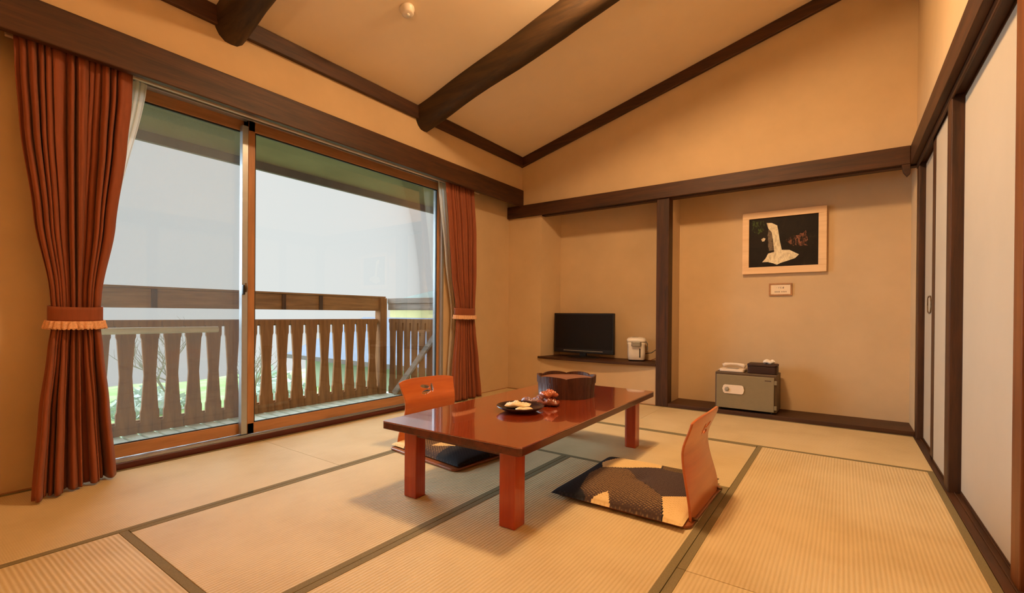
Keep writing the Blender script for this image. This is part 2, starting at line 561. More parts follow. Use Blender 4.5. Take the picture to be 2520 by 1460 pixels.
# window wall (opening y 0.62..3.50, z 0.04..2.25)
WY0, WY1, WZ0, WZ1 = 0.62, 3.50, 0.04, 2.26
mb = MB()
mb.box(XL - 0.14, XL, YF, WY0, -0.16, 2.5).box(XL - 0.14, XL, WY1, 5.1, -0.16, 2.5)
mb.box(XL - 0.14, XL, WY0, WY1, WZ1, 2.5).box(XL - 0.14, XL, WY0, WY1, -0.16, -0.001)
mb.box(XU - 0.33, XU, YF, 5.1, 2.36, 2.80)
struct('wall_left', mb, MAT['wall'], 'ochre plaster window wall with upper band above the curtain beam', 'wall')
# back wall: upper part, return wall, alcoves
mb = MB()
mb.prism([(-3.5, 2.10), (0.46, 2.10), (0.46, 3.78), (-3.5, 2.74)], YB + 0.008, YB + 0.16, 'XZ')
mb.prism([(-3.5, YB + 0.006), (-2.878, YB + 0.006), (-2.824, 5.0), (-2.824, 5.12), (-3.5, 5.12)], -0.16, 2.3)
mb.box(-2.9, 0.6, 5.0, 5.12, -0.16, 2.5)
mb.box(-2.9, 0.6, YB + 0.15, 5.12, 2.18, 2.4)
mb.box(-2.879, -1.50, YB + 0.012, YB + 0.05, -0.16, 0.39)
mb.box(-1.50, -1.402, YB + 0.10, 5.0, -0.16, 2.3)
struct('wall_back', mb, MAT['wall'], 'ochre plaster back wall with two recessed alcoves', 'wall')
# right wall
mb = MB()
mb.box(0.442, 0.62, YF, 5.12, 2.15, 3.84)
mb.box(0.446, 0.62, 4.66, 5.12, -0.16, 2.3)
mb.box(0.56, 0.62, YF, 4.7, -0.16, 2.2)
mb.box(0.50, 0.60, YF, 2.2, -0.16, 2.2)
struct('wall_right', mb, MAT['wall'], 'ochre plaster wall above the sliding doors', 'wall')
struct('wall_front', MB().box(-3.5, 0.7, YF - 0.12, YF, -0.16, 3.9), MAT['wall'], 'plaster wall closing the room opposite the alcoves', 'wall')
# ceiling
mb = MB()
mb.prism([(-3.5, ceil_z(-3.5)), (0.62, ceil_z(0.62)), (0.62, ceil_z(0.62) + 0.1), (-3.5, ceil_z(-3.5) + 0.1)], YF - 0.1, 5.12, 'XZ')
struct('ceiling', mb, MAT['ceil'], 'sloping cream board ceiling rising away from the window', 'ceiling')

# trims
def slope_beam(name, y0, y1, drop, label, x0=XU, x1=0.442, mat='rafter', gap=0.0):
    m_ = MB().prism([(x0, ceil_z(x0) - drop), (x1, ceil_z(x1) - drop), (x1, ceil_z(x1) - gap), (x0, ceil_z(x0) - gap)], y0, y1, 'XZ')
    return struct(name, m_, MAT[mat], label, 'timber', bevel=0.006)
slope_beam('trim_1', YB - 0.03, YB + 0.008, 0.112, 'dark timber batten along the slope where the ceiling meets the back wall', mat='darkX')
struct('trim_2', MB().box(XU, XU + 0.035, YF, YB - 0.03, 2.655, 2.768), MAT['darkY'], 'dark timber batten between the ceiling and the window wall', 'timber', bevel=0.005)

def rafter(name, yc, label, seed, w=0.098, depth=0.185):
    rnd = random.Random(seed)
    prof = [(-w, 0), (-w, -0.085), (-w * 0.93, -0.12), (-w * 0.72, -0.155), (-w * 0.38, -depth + 0.004), (0, -depth), (w * 0.38, -depth + 0.004),
            (w * 0.72, -0.155), (w * 0.93, -0.12), (w, -0.085), (w, 0)]
    n = 26; v = []; f = []
    for k in range(n):
        x = XU + (0.442 - XU) * k / (n - 1)
        wy = 0.006 * math.sin(k * 0.9 + seed) + rnd.uniform(-.002, .002)
        sc = 1 + 0.03 * math.sin(k * 0.6 + seed * 2)
        for (dy, dz) in prof:
            v.append((x, yc + wy + dy * sc, ceil_z(x) - 0.0005 + dz * sc))
    m_ = len(prof)
    for k in range(n - 1):
        for j in range(m_):
            a = k * m_ + j; b = k * m_ + (j + 1) % m_
            f.append((a, b, b + m_, a + m_))
    f += [tuple(range(m_)), tuple((n - 1) * m_ + j for j in range(m_))]
    mm = MB().add(v, f)
    return struct(name, mm, MAT['rafter'], label, 'timber', smooth=True)
rafter('trim_3', 3.025, 'dark hewn rafter across the middle of the ceiling, nearest the back wall', 1)
rafter('trim_4', 1.365, 'dark hewn rafter whose end shows at the upper left above the curtain beam', 2)
for o in bpy.data.objects:
    if o.name in ('trim_3', 'trim_4'):
        md = o.modifiers.new('split', 'EDGE_SPLIT'); md.split_angle = math.radians(50)

# curtain beam (valance board with closed top) and its back
mb = MB().box(-3.125, -3.170, YF, YB - 0.004, 2.185, 2.378).box(-3.17, XL + 0.002, YF, YB - 0.004, 2.345, 2.362)
struct('trim_6', mb, MAT['darkY'], 'long dark timber curtain beam above the window', 'timber', bevel=0.006)
# nageshi on the back wall
mb = MB().box(XL + 0.001, 0.404, 4.600, YB + 0.004, 2.056, 2.196)
struct('trim_7', mb, MAT['darkX'], 'dark timber rail across the back wall above both alcoves', 'timber', bevel=0.005)
# underside lintels
mb = MB().box(-2.87, 0.445, YB + 0.006, YB + 0.075, 2.045, 2.178)
struct('trim_8', mb, MAT['darkX'], 'dark lintel behind the rail over the alcove openings', 'timber')
# nageshi right wall
mb = MB().box(0.404, 0.441, YF, YB + 0.004, 2.056, 2.196).box(0.441, 0.498, YF, 4.64, 2.040, 2.105).box(0.441, 0.452, YF, 4.64, 2.02, 2.04)
struct('trim_9', mb, MAT['darkY'], 'dark timber head rail above the sliding doors on the right', 'timber', bevel=0.004)
mb = MB().prism([(0.352, 2.056), (0.404, 2.056), (0.404, 1.985), (0.385, 1.965), (0.362, 2.0)], 4.60, 4.64, 'XZ')
struct('trim_10', mb, MAT['darkX'], 'small dark bracket under the corner where the two head rails meet', 'timber', bevel=0.003)
# posts
struct('trim_11', MB().box(-1.522, -1.400, YB - 0.012, 4.75, 0.0, 2.056), MAT['darkZ'], 'square dark post between the television alcove and the picture alcove', 'post', bevel=0.006)
struct('trim_12', MB().box(0.443, 0.553, 3.25, 3.36, 0.0, 2.040), MAT['darkZ'], 'broad dark post between the closet doors and the near door', 'post', bevel=0.005)
struct('trim_13', MB().box(0.447, 0.553, 4.535, 4.655, 0.0, 2.040), MAT['darkZ'], 'slim dark post in the corner beside the picture alcove', 'post', bevel=0.003)
struct('trim_14', MB().box(0.478, 0.56, 2.215, 2.315, 0.0, 2.040), MAT['midZ'], 'brown post at the right edge of the photo', 'post', bevel=0.004)
# alcove step (tokonoma board)
mb = MB().box(-1.400, 0.446, YB - 0.008, 5.0, -0.05, 0.036)
struct('trim_15', mb, MAT['darkX'], 'polished dark board forming the low step of the picture alcove', 'alcove board', bevel=0.003)
# door tracks along the right wall
mb = MB().box(XR, 0.56, 1.5, 4.63, -0.05, 0.004)
for xx in (0.470, 0.492):
    mb.box(xx - 0.002, xx + 0.002, 1.5, 4.57, 0.004, 0.010)
struct('trim_16', mb, MAT['darkY'], 'dark grooved wooden threshold under the sliding doors', 'threshold', bevel=0.002)
# narrow batten at the foot of the window wall and back return wall
struct('baseboard_left', MB().box(XL, XW, YF, WY0 - .01, -0.05, 0.006).box(XL, XW, WY1 + .02, YB, -0.05, 0.006), MAT['sash'], 'thin brown batten at the foot of the window wall', 'baseboard')
struct('baseboard_back', MB().box(XL, -1.522, YB, YB + 0.012, -0.05, 0.007), MAT['sash'], 'thin brown batten at the foot of the back wall', 'baseboard')

# ------------------------------------------------------------------ window
win = thing('window_1', 'wide sliding window with brown sashes onto the balcony', 'window', (XL, 2.0, 0), 0, None, 'structure')
mb = MB().box(XW - 0.045, XW, WY0 - 0.02, WY1 + 0.03, -0.05, 0.036)
obj('inner_sill', mb, MAT['sill'], win, bevel=0.003)
obj('sill_track', MB().box(XL - 0.032, XL - 0.010, WY0, WY1, 0.0362, 0.042), MAT['alu'], win)
obj('outer_frame', MB().box(XL - 0.12, XL - 0.036, WY0, WY1, 0.0, 0.046).box(XL - 0.12, XL - 0.02, WY0, WY1, 2.232, WZ1)
    .box(XL - 0.12, XL - 0.0, WY0, WY0 + 0.03, 0.0, WZ1).box(XL - 0.12, XL - 0.0, WY1 - 0.03, WY1, 0.0, WZ1), MAT['alu'], win, bevel=0.002)
def sash(yc0, yc1, xf, lab, wl, wr, mull_alu):
    s = obj('sash', MB().box(xf - 0.028, xf, yc0, yc1, 0.05, 0.125).box(xf - 0.028, xf, yc0, yc1, 2.162, 2.235), MAT['sash'], win, bevel=0.003)
    s['label'] = lab
    obj('stile', MB().box(xf - 0.028, xf, yc0, yc0 + wl, 0.05, 2.235), MAT['sashZ'], s, bevel=0.003)
    obj('stile', MB().box(xf - 0.028, xf, yc1 - wr, yc1, 0.05, 2.235), MAT['sashZ'], s, bevel=0.003)
    obj('gasket', MB().box(xf - 0.022, xf - 0.008, yc0 + wl, yc0 + wl + 0.008, 0.125, 2.162).box(xf - 0.022, xf - 0.008, yc1 - wr - 0.008, yc1 - wr, 0.125, 2.162)
        .box(xf - 0.022, xf - 0.008, yc0 + wl, yc1 - wr, 0.125, 0.131).box(xf - 0.022, xf - 0.008, yc0 + wl, yc1 - wr, 2.152, 2.162), MAT['aludark'], s)
    obj('glass_pane', MB().box(xf - 0.017, xf - 0.013, yc0 + wl, yc1 - wr, 0.125, 2.162), MAT['glass'], s)
    return s
s1 = sash(WY0 + 0.03, 1.615, XL - 0.075, 'left sash', 0.035, 0.045, True)
s2 = sash(1.587, WY1 - 0.03, XL - 0.033, 'right sash', 0.046, 0.030, False)
obj('aluminium_strip', MB().box(XL - 0.074, XL - 0.034, 1.548, 1.586, 0.055, 2.19), MAT['alu'], s2, bevel=0.001)
lk = obj('crescent_lock', MB().box(XL - 0.040, XL - 0.012, 1.548, 1.562, 1.02, 1.09), MAT['black'], win, bevel=0.006)
obj('lock_lever', MB().tube([(XL - 0.03, 1.572, 1.045), (XL - 0.012, 1.566, 1.06), (XL - 0.008, 1.560, 1.10)], 0.007), MAT['brass'], lk, smooth=True)
obj('insect_screen', MB().box(XL - 0.110, XL - 0.108, WY0 + 0.03, 1.60, 0.06, 2.22), MAT['mesh'], win)
obj('screen_frame', MB().box(XL - 0.116, XL - 0.102, 1.575, 1.60, 0.05, 2.23), MAT['aludark'], win)

# curtain rail
cr = tag(obj('curtain_rail', MB().box(-3.285, -3.310, 0.42, 4.0, 2.222, 2.246).box(-3.195, -3.212, 0.42, 4.0, 2.222, 2.246), MAT['rail_w'], None, bevel=0.003),
         'pale double curtain rail tucked behind the dark curtain beam', 'curtain rail')

# ------------------------------------------------------------------ curtains
def interp(tab, z):
    # tab rows sorted by z descending
    for a, b in zip(tab, tab[1:]):
        if a[0] >= z >= b[0]:
            t = (a[0] - z) / (a[0] - b[0]) if a[0] != b[0] else 0
            t2 = t * t * (3 - 2 * t) * 0.5 + t * 0.5
            return [p + (q - p) * t2 for p, q in zip(a[1:], b[1:])]
    return list(tab[-1][1:]) if z < tab[-1][0] else list(tab[0][1:])
def drape(tab, npleat, seed, nu=300, nv=90, ztop=2.215):
    rnd = random.Random(seed)
    ph = [rnd.uniform(0, 6.28) for _ in range(8)]
    zb = tab[-1][0]
    warp = [rnd.uniform(-1, 1) for _ in range(3)]
    def fn(u, v):
        z = ztop + (zb - ztop) * v
        y0, y1, xl, xr, amp, low = interp(tab, z)
        uw = u + 0.026 * math.sin(2 * PI * u * 2 + ph[0]) + 0.014 * math.sin(2 * PI * u * 5 + ph[1] + 1.5 * v)
        a = 2 * PI * npleat * uw
        low_w = math.sin(2 * PI * u * npleat * 0.37 + ph[2] + 1.2 * v)
        fold = 2.0 * (abs(math.sin(a / 2)) ** 0.75 - 0.55) + 0.30 * math.sin(2 * a + ph[3])
        x = xl + (xr - xl) * u + 1.35 * amp * fold * (0.75 + 0.5 * math.sin(2 * PI * u * 3.1 + ph[4])) + low * low_w
        y = y0 + (y1 - y0) * u + 0.35 * amp * math.cos(a) * (1 if 0.02 < u < 0.98 else 0)
        return (x, y, z)
    return MB().grid(fn, nu, nv)
def curtain(name, label, tab, npleat, seed, tie, group):
    t = thing(name, label, 'curtain', (tie['c'][0], tie['c'][1], 0), 0, group)
    obj('drape', drape(tab, npleat, seed), MAT['curtain'], t, smooth=True, solid=0.004)
    cx, cy = tie['c']; ra, rb = tie['r']
    def ring(z0, z1, out, sag):
        def fn(u, v):
            a = 2 * PI * u
            zz = z0 + (z1 - z0) * v + sag * math.cos(a - tie['ang'])
            return (cx + (ra + out) * math.cos(a), cy + (rb + out) * math.sin(a), zz)
        return MB().grid(fn, 72, 6, closed_u=True)
    b = obj('tieback', ring(tie['z'] + 0.09, tie['z'] + 0.012, 0.004, 0.006), MAT['curtain'], t, smooth=True, solid=0.006)
    def fr(u, v):
        a = 2 * PI * u
        k = 0.004 * math.sin(a * 34) * v + 0.003 * math.sin(a * 23 + 1)
        zz = tie['z'] + 0.018 - 0.040 * v + 0.006 * math.cos(a - tie['ang']) + (0.003 * math.sin(a * 41) if v > 0.9 else 0)
        return (cx + (ra + 0.010 + 0.007 * v + k) * math.cos(a), cy + (rb + 0.010 + 0.007 * v + k) * math.sin(a), zz)
    fo = obj('fringe', MB().grid(fr, 300, 7, closed_u=True), MAT['fringe'], b, smooth=True, solid=0.008)
    fo['label'] = 'pale pink fringe along the lower edge of the tieback'
    return t
# rows: z, y0, y1, x-left, x-right, pleat amp, low-frequency amp
tabL = [(2.215, 0.435, 0.890, -3.205, -3.205, 0.010, 0.006), (2.05, 0.440, 0.885, -3.203, -3.205, 0.020, 0.008), (1.80, 0.455, 0.865, -3.200, -3.205, 0.023, 0.011), (1.35, 0.505, 0.815, -3.200, -3.205, 0.023, 0.014),
        (1.00, 0.562, 0.760, -3.205, -3.205, 0.019, 0.010), (0.86, 0.572, 0.752, -3.205, -3.205, 0.012, 0.006), (0.70, 0.555, 0.768, -3.200, -3.21, 0.015, 0.022),
        (0.40, 0.515, 0.800, -3.140, -3.225, 0.016, 0.040), (0.012, 0.480, 0.835, -3.075, -3.235, 0.017, 0.038)]
curtain('curtain', 'rust red floor-length curtain tied back at the left end of the window', tabL, 12.5, 5,
        dict(c=(-3.205, 0.660), r=(0.050, 0.100), z=0.835, ang=PI), 'rust curtains at the window')
tabR = [(2.215, 3.375, 3.800, -3.215, -3.215, 0.011, 0.004), (1.75, 3.425, 3.835, -3.215, -3.215, 0.015, 0.008), (1.30, 3.475, 3.835, -3.215, -3.215, 0.017, 0.010),
        (1.00, 3.540, 3.822, -3.215, -3.215, 0.015, 0.008), (0.88, 3.555, 3.820, -3.215, -3.215, 0.010, 0.005), (0.72, 3.545, 3.835, -3.215, -3.215, 0.015, 0.010),
        (0.40, 3.505, 3.880, -3.210, -3.215, 0.018, 0.014), (0.012, 3.480, 3.930, -3.205, -3.215, 0.019, 0.016)]
curtain('curtain', 'rust red floor-length curtain tied back at the right end of the window', tabR, 10.5, 9,
        dict(c=(-3.215, 3.685), r=(0.046, 0.150), z=0.872, ang=PI), 'rust curtains at the window')
def sheer_curtain(label, tab, n, seed):
    o = obj('sheer_curtain', drape(tab, n, seed, 160, 60), MAT['sheer'], None, smooth=True)
    return tag(o, label, 'curtain', 'sheer inner curtains')
sheer_curtain('pale sheer curtain showing beside the left rust curtain', [(2.215, 0.64, 0.985, -3.300, -3.300, 0.010, 0.003), (1.45, 0.66, 0.850, -3.300, -3.300, 0.010, 0.003),
              (0.92, 0.66, 0.775, -3.300, -3.300, 0.008, 0.002), (0.10, 0.66, 0.790, -3.300, -3.300, 0.008, 0.002)], 9, 3)
sheer_curtain('thin strip of pale sheer curtain beside the right rust curtain', [(2.215, 3.36, 3.66, -3.300, -3.300, 0.010, 0.003), (1.45, 3.47, 3.66, -3.300, -3.300, 0.010, 0.003),
              (0.92, 3.56, 3.70, -3.300, -3.300, 0.008, 0.002), (0.05, 3.50, 3.72, -3.300, -3.300, 0.008, 0.002)], 8, 4)

# ------------------------------------------------------------------ sliding doors on the right
def fusuma(name, y0, y1, xf, label, handle=None, stile=0.018, far=None):
    far = far or stile
    d = thing(name, label, 'sliding door', (xf, (y0 + y1) / 2, 0.010), 0, None, 'structure')
    obj('paper_panel', MB().box(xf + 0.002, xf + 0.018, y0 + stile, y1 - far, 0.022, 2.02), MAT['fusuma'], d)
    obj('door_frame', MB().box(xf, xf + 0.02, y0, y0 + stile, 0.010, 2.038).box(xf, xf + 0.02, y1 - far, y1, 0.010, 2.038)
        .box(xf, xf + 0.02, y0, y1, 0.010, 0.022).box(xf, xf + 0.02, y0, y1, 2.018, 2.038), MAT['darkZ'], d, bevel=0.002)
    if handle:
        yc, zc = handle
        pts = []
        for k in range(33):
            a = 2 * PI * k / 32
            cx_, sx_ = math.cos(a), math.sin(a)
            pts.append((xf - 0.001, yc + 0.072 * math.copysign(abs(cx_) ** 0.55, cx_), zc + 0.058 * math.copysign(abs(sx_) ** 0.55, sx_)))
        obj('pull_handle', MB().tube(pts, 0.004, 8), MAT['brass'], d, smooth=True)
        obj('pull_recess', MB().box(xf, xf + 0.004, yc - 0.06, yc + 0.06, zc - 0.048, zc + 0.048), MAT['fusuma'], d, bevel=0.004)
    return d
fusuma('door_1', 3.94, 4.535, 0.482, 'narrow-looking cream closet door with a metal pull, next to the alcove corner', (4.275, 0.988))
fusuma('door_2', 3.36, 3.99, 0.460, 'cream closet door beside the broad dark post', None, 0.018, 0.115)
fusuma('door_3', 2.315, 3.25, 0.492, 'wide plain cream sliding door nearest the camera at the right', None, 0.004)

# ------------------------------------------------------------------ ceiling lamp (out of frame) and smoke detector
zl = ceil_z(LAMP[0])
lamp = thing('ceiling_lamp', 'round white ceiling lamp between the rafters', 'lamp', (LAMP[0], LAMP[1], zl - 0.2))
def tilt(mb_, p0):
    n_ = Vector((SL, 0, -1)).normalized()
    q_ = Vector((0, 0, 1)).rotation_difference(n_).to_matrix()
    mb_.v = [tuple(Vector(p0) + q_ @ Vector(p)) for p in mb_.v]
    return mb_
lp0 = (LAMP[0], LAMP[1], zl - 0.001)
obj('lamp_plate', tilt(MB().lathe([(0.12, 0.0), (0.12, 0.03), (0.0, 0.035)], (0, 0, 0), 32), lp0), MAT['white'], lamp)
obj('lamp_dome', tilt(MB().lathe([(0.0, 0.036), (0.17, 0.036), (0.20, 0.05), (0.20, 0.08), (0.17, 0.105), (0.10, 0.12), (0.0, 0.125)], (0, 0, 0), 40), lp0),
    emis('lamp_diffuser_glow', LAMP_COLOR, LAMP_POWER), lamp, smooth=True)

lx_, ly_ = -0.35, -0.85  # unseen uplighter added only to brighten the ceiling
ltn = thing('fill_uplighter', 'added fill uplighter standing unseen behind the camera', 'lamp', (lx_, ly_, 0.0), 0)
obj('fill_base', MB().lathe([(0.15, 0.001), (0.15, 0.02), (0.02, 0.035)], (lx_, ly_, 0), 32), MAT['black'], ltn)
obj('pole', MB().tube([(lx_, ly_, 0.03), (lx_, ly_, 1.70)], 0.012, 12), MAT['black'], ltn, smooth=True)
obj('fill_bowl', MB().lathe([(0.02, 1.69), (0.10, 1.71), (0.17, 1.76), (0.20, 1.82), (0.195, 1.82), (0.165, 1.765), (0.10, 1.72), (0.0, 1.71)], (lx_, ly_, 0), 40), MAT['white'], ltn, smooth=True)
obj('fill_bulb', MB().lathe([(0.0, 1.715), (0.06, 1.725), (0.08, 1.76), (0.06, 1.79), (0.0, 1.80)], (lx_, ly_, 0), 24), emis('fill_bulb_glow', LAMP_COLOR, FILL_POWER), ltn, smooth=True)

nrm = Vector((SL, 0, -1)).normalized()
sdx, sdy = -2.416, 2.155
sm = MB()
tmp = MB().lathe([(0.050, 0.0), (0.050, 0.014), (0.044, 0.020), (0.040, 0.042), (0.030, 0.048), (0.0, 0.048)], (0, 0, 0), 32)
rot = Vector((0, 0, 1)).rotation_difference(nrm).to_matrix()
base = Vector((sdx, sdy, ceil_z(sdx) - 0.001))
sm.add([tuple(base + rot @ Vector(p)) for p in tmp.v], tmp.f)
det = thing('smoke_detector', 'small round cream smoke detector on the sloping ceiling', 'smoke detector', tuple(base))
obj('detector_body', sm, MAT['cream'], det, smooth=True)
tmp = MB().lathe([(0.012, 0.046), (0.012, 0.054), (0.0, 0.055)], (0, 0, 0), 16)
obj('detector_sensor', MB().add([tuple(base + rot @ Vector(p)) for p in tmp.v], tmp.f), MAT['white'], det, smooth=True)

# ------------------------------------------------------------------ low table
TR = math.radians(1.2)
tb = thing('low_table', 'low rectangular table with glossy orange-brown lacquered top', 'table', (-1.449, 2.350, 0), TR)
TW, TL_ = 0.405, 0.848
ch = 0.012
poly = [(-TW + ch, -TL_), (TW - ch, -TL_), (TW, -TL_ + ch), (TW, TL_ - ch), (TW - ch, TL_), (-TW + ch, TL_), (-TW, TL_ - ch), (-TW, -TL_ + ch)]
obj('tabletop', MB().prism(poly, 0.369, 0.375), MAT['table'], tb, world=False, bevel=0.002)
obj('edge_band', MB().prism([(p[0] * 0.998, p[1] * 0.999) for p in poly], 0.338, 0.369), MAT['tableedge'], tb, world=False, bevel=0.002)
LX, LY = 0.328, 0.770
mb = MB().box(-LX + 0.01, LX - 0.01, -LY + 0.006, -LY + 0.028, 0.300, 0.338).box(-LX + 0.01, LX - 0.01, LY - 0.028, LY - 0.006, 0.300, 0.338)
mb.box(-LX + 0.006, -LX + 0.028, -LY + 0.02, LY - 0.02, 0.300, 0.338).box(LX - 0.028, LX - 0.006, -LY + 0.02, LY - 0.02, 0.300, 0.338)
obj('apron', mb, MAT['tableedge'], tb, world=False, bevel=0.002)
for sx in (-1, 1):
    for sy in (-1, 1):
        cx, cy = sx * (LX - 0.040), sy * (LY - 0.040)
        hw = 0.040; c = 0.016
        q = [(-hw, -hw), (hw, -hw), (hw, hw), (-hw, hw)]
        # chamfer the inner corner
        pts = []
        for (a, b) in q:
            if a * sx < 0 and b * sy < 0:
                pts += [(a, b + c * (1 if b < 0 else -1)), (a + c * (1 if a < 0 else -1), b)] if (a * b > 0) else [(a + c * (1 if a < 0 else -1), b), (a, b + c * (1 if b < 0 else -1))]
            else:
                pts.append((a, b))
        obj('leg', MB().prism([(cx + a, cy + b) for a, b in pts], 0.0005, 0.338), MAT['tableZ'], tb, world=False, bevel=0.004)

# ------------------------------------------------------------------ legless floor chairs
def back_x(z):
    # profile of the bent plywood back (local x, chair faces -x)
    pts = [(0.014, -0.004), (0.285, -0.048), (0.46, 0.000)]
    for a, b in zip(pts, pts[1:]):
        if a[0] <= z <= b[0]:
            t = (z - a[0]) / (b[0] - a[0]); t = t * t * (3 - 2 * t)
            return a[1] + (b[1] - a[1]) * t
    return pts[-1][1]
def in_slots(y, z):
    # three leaf-shaped cut-outs high on the back
    for (cy, cz, ry, rz, ang) in ((-0.036, 0.375, 0.012, 0.028, 0.15), (0.022, 0.386, 0.040, 0.012, 0.15), (0.022, 0.350, 0.042, 0.012, -0.15)):
        dy, dz = y - cy, z - cz
        a = dy * math.cos(ang) + dz * math.sin(ang); b = -dy * math.sin(ang) + dz * math.cos(ang)
        if (a / ry) ** 2 + (b / rz) ** 2 < 1: return True
    return False
def make_floor_chair(label, depth=0.66):
    t = thing('floor_chair', label, 'floor chair', (0, 0, 0), 0, 'legless floor chairs at the low table')
    W2 = 0.30
    # seat board: rounded thin board lying on the mat; local origin at back centre
    n = 10; pts = []
    r = 0.04
    for (cx, cy, a0) in ((-depth + r, -W2 + r, PI), (-r, -W2 + r, 1.5 * PI), (-r, W2 - r, 0), (-depth + r, W2 - r, 0.5 * PI)):
        for k in range(6):
            a = a0 + 0.5 * PI * k / 5
            pts.append((cx + r * math.cos(a), cy + r * math.sin(a)))
    obj('seat', MB().prism(pts, 0.001, 0.014), MAT['plydark'], t, world=False, bevel=0.003)
    # back: curved sheet with cut-outs
    NY, NZ = 130, 120
    zt = 0.452
    V = []; Fc = []
    def hw(z):
        return 0.228 + 0.016 * math.cos((z - 0.02) * 12.5)
    for j in range(NZ + 1):
        for i in range(NY + 1):
            s = -1 + 2 * i / NY
            top = zt - 0.020 * abs(s) ** 4
            z = 0.014 + (top - 0.014) * j / NZ
            y = s * hw(z)
            x = -0.012 + back_x(z) + 0.016 * (1 - (s * s)) * min(1, z / 0.2)
            V.append((x, y, z))
    for j in range(NZ):
        for i in range(NY):
            a = j * (NY + 1) + i
            ym = sum(V[k][1] for k in (a, a + 1, a + NY + 1, a + NY + 2)) / 4
            zm = sum(V[k][2] for k in (a, a + 1, a + NY + 1, a + NY + 2)) / 4
            if not in_slots(ym, zm): Fc.append((a, a + 1, a + NY + 2, a + NY + 1))
    obj('backrest', MB().add(V, Fc), MAT['ply'], t, world=False, smooth=True, solid=0.010)
    for sy in (-1, 1):
        obj('hinge_bolt', MB().tube([(-0.016, sy * 0.225, 0.022), (0.012, sy * 0.225, 0.022)], 0.006, 10), MAT['brass'], t, world=False, smooth=True)
    return t
chR = make_floor_chair('orange plywood floor chair at the right, seen from its side')
chR.location = (-0.508, 2.318, 0.002)
chR.rotation_euler = (0, 0, math.radians(-1))
chL = copy_tree(chR)
chL['label'] = 'orange plywood floor chair on the window side, its back standing up behind the table'
chL.location = (-2.405, 2.345, 0.002)
chL.rotation_euler = (0, 0, PI + math.radians(-7))
for o in [x for x in bpy.data.objects if x.parent == chL]:
    pass

# cushions: patchwork cover, patches given in cushion coordinates
def pip(x, y, poly):
    c = False; j = len(poly) - 1
    for i in range(len(poly)):
        xi, yi = poly[i]; xj, yj = poly[j]
        if (yi > y) != (yj > y) and x < (xj - xi) * (y - yi) / (yj - yi) + xi: c = not c
        j = i
    return c
def cushion(label, cx, cy, rz, HX, HY, patches, default, z0=0.016, thick=0.055):
    N = 96; V = []; Fc = []; Mi = []
    def prof(s, t):
        ex = max(0, 1 - abs(s) ** 4); ey = max(0, 1 - abs(t) ** 4)
        return (ex * ey) ** 0.42
    for top in (1, 0):
        for j in range(N + 1):
            for i in range(N + 1):
                s, t = -1 + 2 * i / N, -1 + 2 * j / N
                pull = 1 - 0.045 * (1 - s * s) * 0 - 0.035 * (1 - abs(s) ** 2) * (abs(t) ** 3)
                px = s * HX * (1 - 0.035 * (1 - t * t) * abs(s) ** 3)
                py = t * HY * (1 - 0.035 * (1 - s * s) * abs(t) ** 3)
                h = prof(s, t) * thick
                h *= 1 - 0.25 * math.exp(-((s * s + t * t) / 0.02))
                h += 0.003 * math.sin(7 * s + 3 * t) * prof(s, t)
                zmid = z0 + 0.006 + 0.004 * (abs(s) * abs(t)) ** 3
                V.append((px, py, zmid + (h * 0.86 if top else -min(h * 0.14, 0.006))))
    n2 = (N + 1) ** 2
    for top in (1, 0):
        off = 0 if top else n2
        for j in range(N):
            for i in range(N):
                a = off + j * (N + 1) + i
                Fc.append((a, a + 1, a + N + 2, a + N + 1) if top else (a, a + N + 1, a + N + 2, a + 1))
                x = sum(V[k][0] for k in (a, a + 1, a + N + 1, a + N + 2)) / 4
                y = sum(V[k][1] for k in (a, a + 1, a + N + 1, a + N + 2)) / 4
                mi = default
                for pi_, poly in patches:
                    if pip(x, y, poly): mi = pi_
                Mi.append(mi)
    # edge strip
    ring = [i for i in range(N)] + [j * (N + 1) + N for j in range(N)] + [N * (N + 1) + N - i for i in range(N)] + [(N - j) * (N + 1) for j in range(N)]
    for k in range(len(ring)):
        a, b = ring[k], ring[(k + 1) % len(ring)]
        Fc.append((a, b, b + n2, a + n2)); Mi.append(Mi[0] if False else default)
    mb_ = MB(); mb_.v = V; mb_.f = Fc; mb_.mi = Mi
    t = thing('floor_cushion', label, 'cushion', (cx, cy, 0.0), rz, 'patchwork floor cushions')
    obj('cover', mb_, [MAT['navy'], MAT['browncl'], MAT['purple'], MAT['creamcl'], MAT['olive']], t, world=False, smooth=True)
    return t
CX, CY_ = -0.850, 2.335
def rel(pl): return [(x - CX, y - CY_) for x, y in pl]
patR = [(2, rel([(-0.97, 2.43), (-0.83, 2.30), (-0.67, 2.15), (-0.40, 2.15), (-0.40, 2.62), (-0.80, 2.55)])),
        (4, rel([(-0.867, 2.80), (-0.40, 2.80), (-0.40, 2.534), (-0.79, 2.54)])),
        (1, rel([(-1.091, 2.26), (-1.069, 2.39), (-0.943, 2.43), (-0.825, 2.292), (-0.674, 2.15), (-0.58, 1.85), (-0.822, 1.85), (-0.908, 2.067), (-0.96, 1.97), (-1.037, 2.051)])),
        (3, rel([(-1.115, 2.475), (-1.069, 2.376), (-0.802, 2.545), (-0.861, 2.80), (-1.02, 2.80)])),
        (3, rel([(-0.98, 1.90), (-0.96, 1.99), (-0.905, 2.075), (-0.815, 1.90)])),
        (3, rel([(-0.672, 2.15), (-0.581, 2.255), (-0.45, 2.16), (-0.45, 1.80), (-0.588, 1.85), (-0.62, 2.0)]))]
cushion('patchwork zabuton cushion of navy, brown and cream on the right floor chair', CX, CY_, math.radians(0), 0.315, 0.352, patR, 0)
